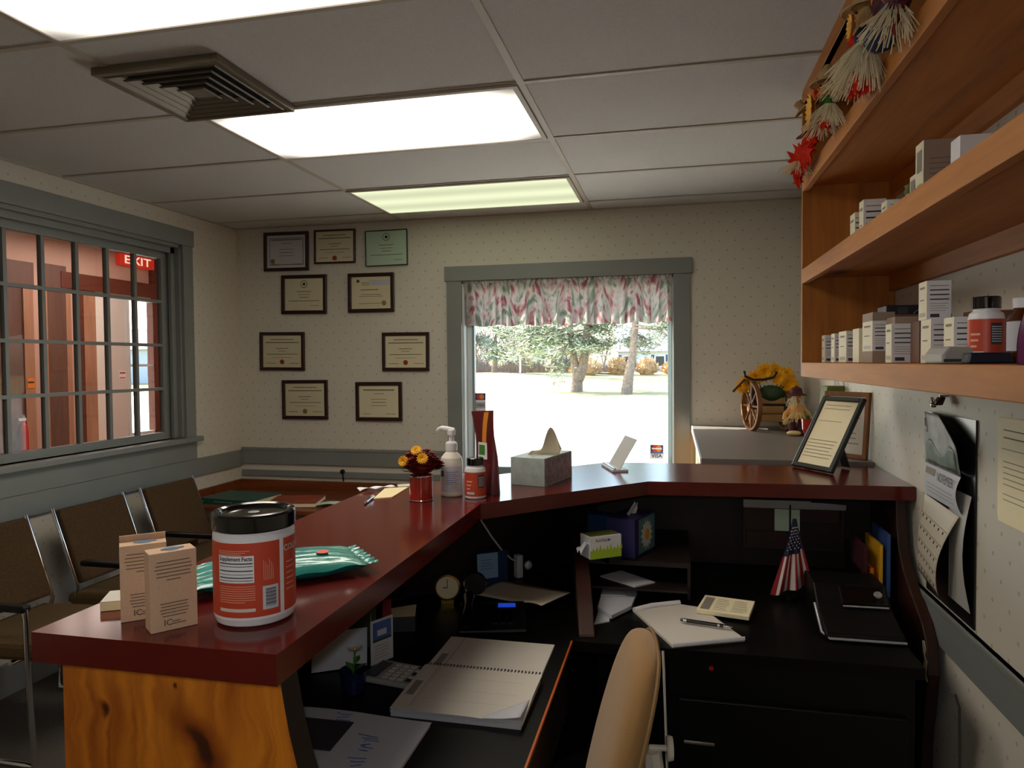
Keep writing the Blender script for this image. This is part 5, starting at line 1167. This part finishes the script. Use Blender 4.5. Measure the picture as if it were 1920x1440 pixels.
t = thing('wall_notice', 'cream notice sheet taped to the right wall, right of the calendar', 'notice', (XR - .001, 1.70, 1.24))
b = MB().prism([(-.17, -.105), (-.13, -.118), (.16, -.118), (.166, -.1), (.166, .125), (-.17, .125)], -.0015, 0, 'cert_paper', axis=0); b.obj('sheet', t)
b = MB(); f = Face(b, (-.0016, .166, -.118), (0, -1, 0), (0, 0, 1), .0004); f.lines(.03, .3, .225, .19, 2, 'ink_soft', .16); f.rect(.02, .17, .32, .1715, 'ink_soft'); f.lines(.03, .31, .15, .085, 5, 'ink_soft', .14); f.lines(.03, .31, .075, .05, 2, 'ink_soft', .14); b.obj('print', t)

# ------------------------------------------------------------------ waiting chairs along the left wall
def waiting_chair(y, label, last=False):
    t = thing('waiting_chair', label, 'chair', (-2.72, y, 0), 0, 'waiting chairs along the left wall')
    b = MB()
    def back(u, v):
        z = .49 + .345 * v; return (.045 - .13 * v, -.215 + .43 * u, z)
    d = V((-.13, 0, .345)).normalized(); n = V((.345, 0, .13)).normalized()
    b.obox(V((-.02, 0, .662)), ((0, 1, 0), d, n), (.2, .178, .022), 'tweed'); b.obj('backrest', t, bevel=.012)
    MB().obox((.24, 0, .43), ((0, 1, 0), (1, 0, .04), (-.04, 0, 1)), (.225, .25, .035), 'seat_tweed').obj('seat', t, bevel=.02)
    for s in (-1, 1):
        yy = .213 * s; arm = s < 0 or last
        b = MB().tube([(-.088, yy, .84), (.045, yy, .48), (.02, yy, .40)], .009, 'chrome', 10); fr_ = b.obj('back_post', t, smooth=True)
        if not arm: continue
        ya = .225 * s
        MB().tube([(.375, ya, .6), (.38, ya, .56), (.385, ya, .3), (.4, ya, .012), (.36, ya, .012), (-.06, ya, .012), (-.05, ya, .2), (.02, ya, .42)], .011, 'chrome', 10).obj('side_frame', t, smooth=True)
        MB().obox((.235, ya, .602), ((1, 0, .0), (0, 1, 0), (0, 0, 1)), (.15, .02, .013), 'black_plastic').obj('armrest', t, bevel=.008)
    MB().cyl((.3, -.224, .39), (.3, .3, .39), .01, 'chrome').cyl((.05, -.224, .39), (.05, .3, .39), .01, 'chrome').obj('stretcher', t, smooth=True)
    return t
for y, lb in ((2.36, 'brown tweed waiting chair nearest the camera, at the left edge of the picture'), (2.925, 'brown tweed waiting chair, middle of the three by the left wall'), (3.475, 'brown tweed waiting chair beside the low corner table')): waiting_chair(y, lb, y > 3.3)

# corner table with books
t = thing('corner_table', 'low brown wooden table with a raised rim in the corner of the waiting area', 'table', (-2.355, 4.07, 0))
MB().box(-.58, .6, -.32, .305, .615, .64, 'table_wood').obj('tabletop', t, bevel=.003)
MB().box(-.585, .605, .305, .325, .6, .705, 'table_wood').box(-.6, -.58, -.3, .325, .6, .705, 'table_wood').obj('rim', t, bevel=.003)
for x in (-.54, .55):
    for y in (-.28, .27): MB().box(x - .025, x + .025, y - .025, y + .025, 0, .6145, 'table_wood').obj('leg', t)
def book(loc, rz, w, d, h, m, label, pages='paper_cream'):
    t = thing('magazine_book', label, 'book', loc, rz, 'books on the corner table')
    MB().box(-w, w, -d, d, 0, .003, m).box(-w, w, -d, d, h - .003, h, m).box(-w, -w + .004, -d, d, .003, h - .003, m).obj('cover', t)
    MB().box(-w + .004, w - .004, -d + .003, d - .003, .003, h - .003, pages).obj('pages', t)
    return t
tb = book((-2.66, 3.96, .6405), PI / 2 - .12, .14, .2, .035, 'teal_film', 'dark green book at the left of the corner table')
M('green_cover', '0e4a40', .35); M('orange_cover', '8a3414', .4, var=.3, vscale=12)
for c in tb.children:
    if c.name.startswith('cover'): c.data.materials[0] = MATS['green_cover']
b = MB(); f = Face(b, (-.1401, .19, .0), (0, -1, 0), (0, 0, 1)); f.disc(.02, .018, .005, 'silver'); f.disc(.34, .018, .005, 'silver'); f.rect(.1, .015, .24, .019, 'silver'); b.obj('spine_print', tb)
book((-2.27, 3.95, .6405), .25, .15, .13, .028, 'orange_cover', 'book with an orange brown picture cover in the middle of the corner table', 'tissue_paper')
tag(MB().grid(lambda u, v: (-.11 + .22 * u, -.06 + .12 * v, .004 + .02 * abs(math.sin(u * 3.1 + .4)) * (1 - .4 * v)), 12, 6, 'cert_mint').obj('mint_pamphlet', loc=(-1.99, 3.93, .641), rz=.1, solid=.0015), 'pale mint pamphlet on the corner table beside the books', 'pamphlet')
t = thing('wall_hook', 'small dark hook on the lower grey rail above the corner table', 'hook', (-2.18, YB - .018, .748))
MB().ball((0, -.01, .025), (.018, .012, .016), 'black_plastic').tube([(0, -.006, .02), (.004, -.012, 0), (.006, -.012, -.04)], .005, 'black_plastic').obj('knob', t, smooth=True)

# ------------------------------------------------------------------ grey cabinet in the back right corner and what stands on it
GZ = 1.112
t = thing('side_cabinet', 'grey topped waist high cabinet in the back right corner', 'cabinet', (.42, 3.65, 0))
MB().box(-.315, .317, -.74, .766, 1.085, GZ, 'cabinet_grey').obj('top', t, bevel=.002)
MB().box(-.32, -.315, -.74, .766, 1.08, GZ, 'white_edge').obj('edge_band', t)
MB().box(-.295, .3, -.72, .75, 0, 1.0845, 'cabinet_side').obj('body', t)
GZ += .0005
t = thing('flower_cart', 'wooden toy cart planter with yellow silk flowers on the grey cabinet', 'planter', (.5, 4.2, GZ))
def wheel(x, y, r, name='wheel'):
    b = MB().lathe([(r - .014, -.012), (r, -.012), (r, .012), (r - .014, .012), (r - .014, -.012)], 'cart_wood', o=(x, y, r), ax=(1, .25, 0), seg=28).lathe([(0, -.016), (.016, -.014), (.016, .014), (0, .016)], 'cart_wood', o=(x, y, r), ax=(1, .25, 0), seg=14)
    ax = V((1, .25, 0)).normalized(); a = V((-.25, 1, 0)).normalized()
    for k in range(4):
        q = k * PI / 4; d = a * math.cos(q) + V((0, 0, 1)) * math.sin(q); b.tube([V((x, y, r)) - d * (r - .01), V((x, y, r)) + d * (r - .01)], .006, 'cart_wood', 6)
    b.obj(name, t, smooth=True)
wood('crate_wood', 'a8804c', '80602e', '2a1206', 0, .5, knots=False)
wheel(-.085, -.09, .135); wheel(-.075, .07, .11); wheel(.1, -.06, .11)
b = MB()
for k in range(3): b.box(-.06, .085, -.1, .1, .05 + k * .045, .092 + k * .045, 'crate_wood')
b.box(-.065, .09, -.105, -.1, .14, .15, 'dark_wood').obj('crate', t, bevel=.003)
MB().tube([(-.07, -.1, .12), (-.08, -.11, .2), (-.075, -.11, .27)], .014, 'bracket_wood').tube([(-.125, -.11, .33), (-.12, -.11, .3), (-.075, -.11, .28), (-.02, -.11, .282), (.03, -.11, .295), (.045, -.11, .325)], .007, 'dark_wood').tube([(-.185, -.11, .215), (-.12, -.11, .285)], .006, 'dark_wood').obj('handle', t, smooth=True)
MB().ball((.02, -.06, .2), (.075, .06, .05), 'leaf_dark').obj('moss', t, smooth=True)
b = MB(); rnd2 = random.Random(9)
for (x, y, z, r) in ((-.01, -.06, .32, .062), (.04, -.02, .325, .055), (.1, -.03, .3, .06), (.12, -.05, .25, .055), (-.1, -.06, .265, .055), (-.13, -.04, .24, .045), (.06, -.08, .29, .05), (.11, 0, .215, .045), (-.06, -.05, .29, .05)):
    for ring in range(3):
        for k in range(13):
            a = 2 * PI * k / 13 + ring * .3; tl = .15 + .45 * ring; d = V((math.cos(a) * math.cos(tl), -math.sin(tl) * .8 + .1, math.sin(a) * math.cos(tl))); s = V((-math.sin(a), 0, math.cos(a))) * r * .17; p = V((x, y, z))
            b.add([p, p + d * r * .6 + s, p + d * r, p + d * r * .6 - s], [(0, 1, 2, 3)], 'petal_yellow')
b.obj('flowers', t)
b = MB()
for k in range(10):
    x = -.13 + .028 * k; b.tube([(x * .4, -.04, .2), (x * .8, -.06, .25)], .003, 'leaf_dark', 5)
b.obj('stems', t)
t = thing('scarecrow_figure', 'little straw scarecrow figure standing right of the flower cart', 'figurine', (.615, 3.9, GZ))
b = MB().lathe([(.02, 0), (.022, .003), (.016, .05), (.014, .09), (.0, .09)], 'maroon_cloth', o=(-.018, 0, .0)).lathe([(.02, 0), (.022, .003), (.016, .05), (.014, .09), (0, .09)], 'maroon_cloth', o=(.02, 0, .0)); b.obj('trousers', t, smooth=True)
MB().lathe([(.036, 0), (.042, .01), (.036, .05), (.02, .08), (0, .085)], 'doll_face', o=(0, 0, .085)).obj('shirt', t, smooth=True)
MB().tube([(-.02, 0, .15), (-.055, -.01, .11), (-.06, -.01, .08)], .011, 'doll_face').tube([(.02, 0, .15), (.06, -.005, .11), (.068, -.01, .075)], .012, 'burlap').obj('arms', t, smooth=True)
hd = MB().ball((0, -.005, .19), (.024, .024, .028), 'doll_face').obj('head', t, smooth=True)
MB().ball((-.009, -.027, .196), .0035, 'ink', 8, 5).ball((.009, -.027, .196), .0035, 'ink', 8, 5).ball((0, -.03, .187), .0045, 'petal_orange', 8, 5).obj('face', hd)
MB().lathe([(.05, 0), (.052, .003), (.03, .012), (.026, .035), (0, .05)], 'maroon_cloth', o=(0, 0, .205)).obj('hat', t, smooth=True)
b = MB(); rnd = random.Random(4); straw_bundle(b, (-.01, -.03, .2), (0, -.2, -1), .06, .04, 40, 'raffia'); straw_bundle(b, (-.05, -.01, .09), (0, 0, -1), .035, .015, 20, 'straw'); straw_bundle(b, (0, -.03, .12), (0, 0, -1), .05, .05, 40, 'straw'); b.obj('straw', t)
MB().ball((-.02, -.055, .014), (.036, .026, .013), 'straw').obj('straw_base', t, smooth=True)
t = thing('gift_bag', 'olive green gift bag with white tissue leaning in the right corner', 'bag', (.675, 3.42, GZ), .3)
MB().prism([(-.055, 0), (.055, 0), (.06, .27), (-.02, .27)], -.03, .03, 'olive', axis=1).obj('bag', t, bevel=.004)
b = MB(); tissue(b, (.04, 0, .26), .05, .05, 'box_white'); b.obj('tissue', t, smooth=True)
t = thing('red_cup', 'tiny red cup with greenery beside the black framed notice', 'cup', (.568, 3.3, GZ + .0))
MB().lathe([(0, 0), (.012, 0), (.014, .06), (.013, .06), (.024, .085), (.026, .13), (.022, .13), (.02, .09), (0, .088)], 'pot_red', seg=24).obj('cup', t, smooth=True)
b = MB()
for k in range(8):
    a = k * .8; d = V((math.cos(a) * .5, math.sin(a) * .5, 1)); s = V((-math.sin(a), math.cos(a), 0)) * .005; p = V((0, 0, .12)); b.add([p, p + d * .015 + s, p + d * .032, p + d * .015 - s], [(0, 1, 2, 3)], 'leaf_green')
b.obj('greenery', t)
# ------------------------------------------------------------------ outside
def gz(x, y):
    s = min(1, max(0, (y - 36) / 30)); s = s * s * (3 - 2 * s)
    return -.24 + .85 * s + .55 * math.exp(-((x + 13) / 6) ** 2 - ((y - 50) / 7) ** 2)
b = MB(); b.grid(lambda u, v: (-90 + 150 * u, -12 + 142 * v, gz(-90 + 150 * u, -12 + 142 * v)), 75, 71, 'lawn')
struct(b.obj('lawn', smooth=True))
struct(MB().box(-30, 30, 4.7, 34, -.235, -.2, 'asphalt').obj('driveway'))
M('leaf_litter', '6a5a4a', .95, var=.25, vscale=3)
struct(MB().grid(lambda u, v: (-45 + 41 * u, 58.5 + 30 * v + 1.5 * math.sin(u * 17), gz(-45 + 41 * u, 58.5 + 30 * v) + .06), 24, 10, 'leaf_litter').obj('woodland_ground', smooth=True))
rt = random.Random(21)
def bough(b, p, d, ln_, r, depth, m, tips, up=.15, kids=3):
    d = d.normalized(); n = 4; pts = [p]; q = d.copy()
    for i in range(n):
        q = (q + V((rt.uniform(-.16, .16), rt.uniform(-.16, .16), rt.uniform(-.1, .1) + up * .25))).normalized(); pts.append(pts[-1] + q * ln_ / n)
    b.tube(pts, [r * (1 - .7 * i / n) for i in range(n + 1)], m, 5 if depth > 1 else 4, False)
    tips.append((pts, depth))
    if depth <= 0: return
    for k in range(kids):
        i = rt.randint(1, n); a = rt.uniform(0, 2 * PI); o = q.orthogonal().normalized(); o = o * math.cos(a) + q.cross(o) * math.sin(a)
        bough(b, pts[i], q * .8 + o * .6, ln_ * rt.uniform(.5, .72), r * .5, depth - 1, m, tips, up, kids)
def needles(b, c, n, R, ln_, m):
    for i in range(n):
        p = c + V((rt.gauss(0, R), rt.gauss(0, R), rt.gauss(0, R * .38))); d = V((rt.uniform(-1, 1), rt.uniform(-1, 1), rt.uniform(-.25, .4))).normalized() * ln_ * rt.uniform(.6, 1.3); s = d.cross(V((0, 0, 1)) + V((rt.uniform(-1, 1), rt.uniform(-1, 1), 0)) * .5).normalized() * ln_ * .12
        b.add([p - s, p + s, p + d], [(0, 1, 2)], m)
def pine(x, y, label, trunk_pts, r, crown, h=8.5, low=2., nb=34, reach=3.4, m='needles', group='pine trees on the lawn', droop=-.12, dens=16, side=0):
    z = gz(x, y); t = thing('pine_tree', label, 'tree', (x, y, z), 0, group)
    b = MB()
    for pts in trunk_pts: b.tube([V(p) for p in pts], [r * (1 - .75 * i / (len(pts) - 1)) for i in range(len(pts))], 'bark', 9)
    fo = MB()
    for k in range(nb):
        f = (k + rt.random()) / nb; zz = low + (h - low) * f; a = rt.uniform(0, 2 * PI); rc = reach * (1 - .6 * f) * rt.uniform(.65, 1.1) * (.42 if side and math.cos(a) * side > -.2 else 1)
        tp = trunk_pts[k % len(trunk_pts)]; i = max(j for j in range(len(tp)) if tp[j][2] <= zz or j == 0); p = V((tp[i][0], tp[i][1], zz))
        d = V((math.cos(a), math.sin(a), droop)); tips = []
        bough(b, p, d, rc, r * .22, 1, 'bark', tips, droop * .3, 3)
        for pts, dep in tips:
            for q in pts[1 if dep == 0 else 2:]: needles(fo, q, dens, .34, .4, m)
    b.obj('trunk', t, smooth=True); fo.obj('needles', t)
    return t
pine(-5.35, 39.7, 'pine tree with a forked trunk in the middle of the window view', [[(0, 0, -.1), (.05, 0, .8), (-.1, 0, 1.6), (-.3, 0, 3), (-.4, 0, 8)], [(.05, 0, .7), (.35, 0, 1.4), (.5, 0, 2.2), (.7, 0, 5), (.7, 0, 8)]], .36, 0, low=2.7, nb=42, reach=4.4, droop=-.22, dens=30, side=1)
pine(-2.35, 37.8, 'leaning pine trunk right of the forked one in the window view', [[(-.12, 0, -.1), (0, 0, .9), (.2, 0, 2), (.5, 0, 5), (.6, 0, 8)]], .33, 0, low=2.9, nb=24, reach=3., droop=-.12, dens=18, side=-1)
for i, (x, y, h, lb) in enumerate(((-16.6, 55, 8, 'dark evergreen at the far left of the window view'), (-13.5, 53, 8.5, 'tall dark tree with a slanting trunk near the left side of the window view'), (-9.7, 57.6, 8, 'dark tree behind the lawn mound'))):
    pine(x, y, lb, [[(0, 0, -.1), (.1, 0, 2), (.25 - .3 * i, 0, 5), (.2, 0, h)]], .24, 0, h=h, low=1.0, nb=26, reach=1.5, m='needles_dark', group='dark trees beyond the lawn', dens=14)
pos = [(-26 + 4.6 * k + (2.1 if r % 2 else 0) + rt.uniform(-.4, .4), 65 + 5.4 * r) for r in range(4) for k in range(6) if not (r < 2 and k > 3)]
for i, (x, y) in enumerate(pos):
    t = thing('bare_tree', 'bare leafless tree in the far tree line beyond the lawn', 'tree', (x, y, gz(x, y)), 0, 'bare trees of the far tree line')
    b = MB(); tips = []
    h = rt.uniform(2.2, 3.4)
    for k in range(1 + i % 2): bough(b, V((.3 * k, 0, -.1)), V((rt.uniform(-.2, .2), 0, 1)), h, .14, 3, 'twigs', tips, .3, 5)
    b.obj('branches', t)
b = MB()
for i in range(5200):
    x = rt.uniform(-28, -5.5); y = rt.uniform(59.5, 64); L_ = rt.uniform(.5, 1.9) * (.7 + .3 * math.sin(x * 1.3)); p = V((x, y, gz(x, y))); q = p + V((rt.uniform(-.5, .5), rt.uniform(-.3, .3), 1)).normalized() * L_; s_ = V((.022, 0, 0))
    b.add([p - s_, p + s_, q + s_ * .4, q - s_ * .4], [(0, 1, 2, 3)], 'twigs')
tag(b.obj('undergrowth'), 'grey leafless undergrowth along the edge of the woods', 'undergrowth', kind='stuff')
def brush(x, y, w, h, label, n=420):
    t = thing('shrub', label, 'shrub', (x, y, gz(x, y)), 0, 'dry shrubs by the far house')
    b = MB()
    for i in range(n):
        a = rt.uniform(0, 2 * PI); e = rt.uniform(.15, 1.35); L_ = rt.uniform(.7, 1.05)
        d = V((math.cos(a) * math.cos(e) * w, math.sin(a) * math.cos(e) * w, math.sin(e) * h)) * L_; p = V((rt.uniform(-.2, .2) * w, rt.uniform(-.2, .2) * w, 0)); q = p + d
        s = V((-math.sin(a), math.cos(a), 0)) * .02
        b.add([p - s, p + s, q + s * .8 + V((0, 0, .1)), q - s * .8], [(0, 1, 2, 3)], 'tan_brush')
    b.ball((0, 0, h * .32), (w * .72, w * .72, h * .5), 'tan_brush'); b.obj('twigs', t)
brush(-6.7, 55, 1.35, 1.35, 'large round tan shrub right of the forked pine')
brush(-4.3, 57, 1.0, 1.45, 'tan shrub just behind the leaning pine trunk')
brush(-2.1, 57, .95, 1.4, 'tan shrub in front of the white house')
brush(-.3, 58, .8, 1.0, 'small tan shrub at the right edge of the window view')
def house(name, label, x0, x1, y, z0, zw, zr, wall, wins, depth=8):
    t = thing(name, label, 'house', ((x0 + x1) / 2, y, z0)); c = (x0 + x1) / 2; W = (x1 - x0) / 2
    b = MB().box(-W, W, 0, depth, -.6, zw - z0, wall)
    n = int((zw - z0) / .22)
    for k in range(n): b.box(-W - .01, W + .01, -.015, 0, k * .22, k * .22 + .19, wall)
    b.obj('walls', t)
    MB().prism([(-.4, zw - z0), (depth / 2, zr - z0), (depth + .4, zw - z0)], -W - .3, W + .3, 'roof_grey', axis=0).obj('roof', t)
    for wx in wins:
        w = MB().box(wx - c - .45, wx - c + .45, -.05, -.016, .55, 1.55, 'box_white').obj('window', t)
        MB().box(wx - c - .36, wx - c + .36, -.06, -.05, .63, 1.47, 'dark_grey').obj('pane', w)
        for s in (-.62, .62): MB().box(wx - c + s - .13, wx - c + s + .13, -.04, -.016, .5, 1.6, 'shutter').obj('shutter', t)
house('far_house', 'white house with dark shutters beyond the lawn', -4.8, 7, 63, .45, 2.35, 4.9, 'siding_white', (-4.0, -1.2, 1.6, 4.4))
house('neighbour_house', 'pale blue sided house seen through the glass of the hall door', -50, -36, 48, .1, 2.75, 4.6, 'siding_blue', (-46, -39.5))
t = tag(MB().cyl((0, 0, -.1), (0, 0, 1.35), .07, 'box_white').ball((0, 0, 1.37), .09, 'box_white').obj('marker_post', loc=(-12.2, 56.5, gz(-12.2, 56.5)), smooth=True), 'thin white post standing on the lawn before the tree line', 'post')

# ------------------------------------------------------------------ sky, sun, camera flash
sc = bpy.context.scene
w = bpy.data.worlds.new('World'); sc.world = w; w.use_nodes = True
nt = w.node_tree; bg = nt.nodes['Background']
sky = nt.nodes.new('ShaderNodeTexSky'); sky.sky_type = 'NISHITA'; sky.sun_disc = False; sky.sun_elevation = math.radians(35); sky.sun_rotation = math.radians(-72); sky.dust_density = 2.5
nt.links.new(sky.outputs[0], bg.inputs[0]); bg.inputs[1].default_value = SKY
def lamp(name, kind, loc, direction, energy, col=(1, 1, 1), **kw):
    l = bpy.data.lights.new(name, kind); l.energy = energy; l.color = col
    for k, v in kw.items(): setattr(l, k, v)
    o = bpy.data.objects.new(name, l); COL.objects.link(o); o.location = loc
    o.rotation_euler = V(direction).to_track_quat('-Z', 'Y').to_euler(); return o
lamp('sun', 'SUN', (-20, 10, 20), (.8, -.24, -.55), SUN, (1, .95, .86), angle=math.radians(.6))

# ------------------------------------------------------------------ camera
cam = bpy.data.cameras.new('camera'); co = bpy.data.objects.new('camera', cam); COL.objects.link(co)
cam.sensor_width = 36; cam.lens = 1332.09 / 1920 * 36; cam.clip_start = .02; cam.clip_end = 300
yaw, pitch, roll = .2245991, -.03053078, -.00831679
fw = V((-math.sin(yaw) * math.cos(pitch), math.cos(yaw) * math.cos(pitch), math.sin(pitch))); ri = V((math.cos(yaw), math.sin(yaw), 0)); up = ri.cross(fw)
r2 = ri * math.cos(roll) + up * math.sin(roll); u2 = up * math.cos(roll) - ri * math.sin(roll)
co.matrix_world = Matrix(((r2.x, u2.x, -fw.x, 0), (r2.y, u2.y, -fw.y, 0), (r2.z, u2.z, -fw.z, 1.5), (0, 0, 0, 1)))
sc.camera = co
lamp('camera_flash', 'SPOT', (.0, -.02, 1.555), fw, FLASH, (.93, .96, 1), spot_size=math.radians(96), spot_blend=.5, shadow_soft_size=.02)
sc.view_settings.view_transform = 'Standard'; sc.view_settings.look = 'None'; sc.view_settings.exposure = EXPO; sc.view_settings.gamma = 1
sc.view_settings.use_curve_mapping = False
sc.cycles.max_bounces = 9; sc.cycles.diffuse_bounces = 4; sc.cycles.transparent_max_bounces = 12
sc.cycles.caustics_reflective = False; sc.cycles.caustics_refractive = False; sc.cycles.sample_clamp_indirect = 6
sc.cycles.use_denoising = True
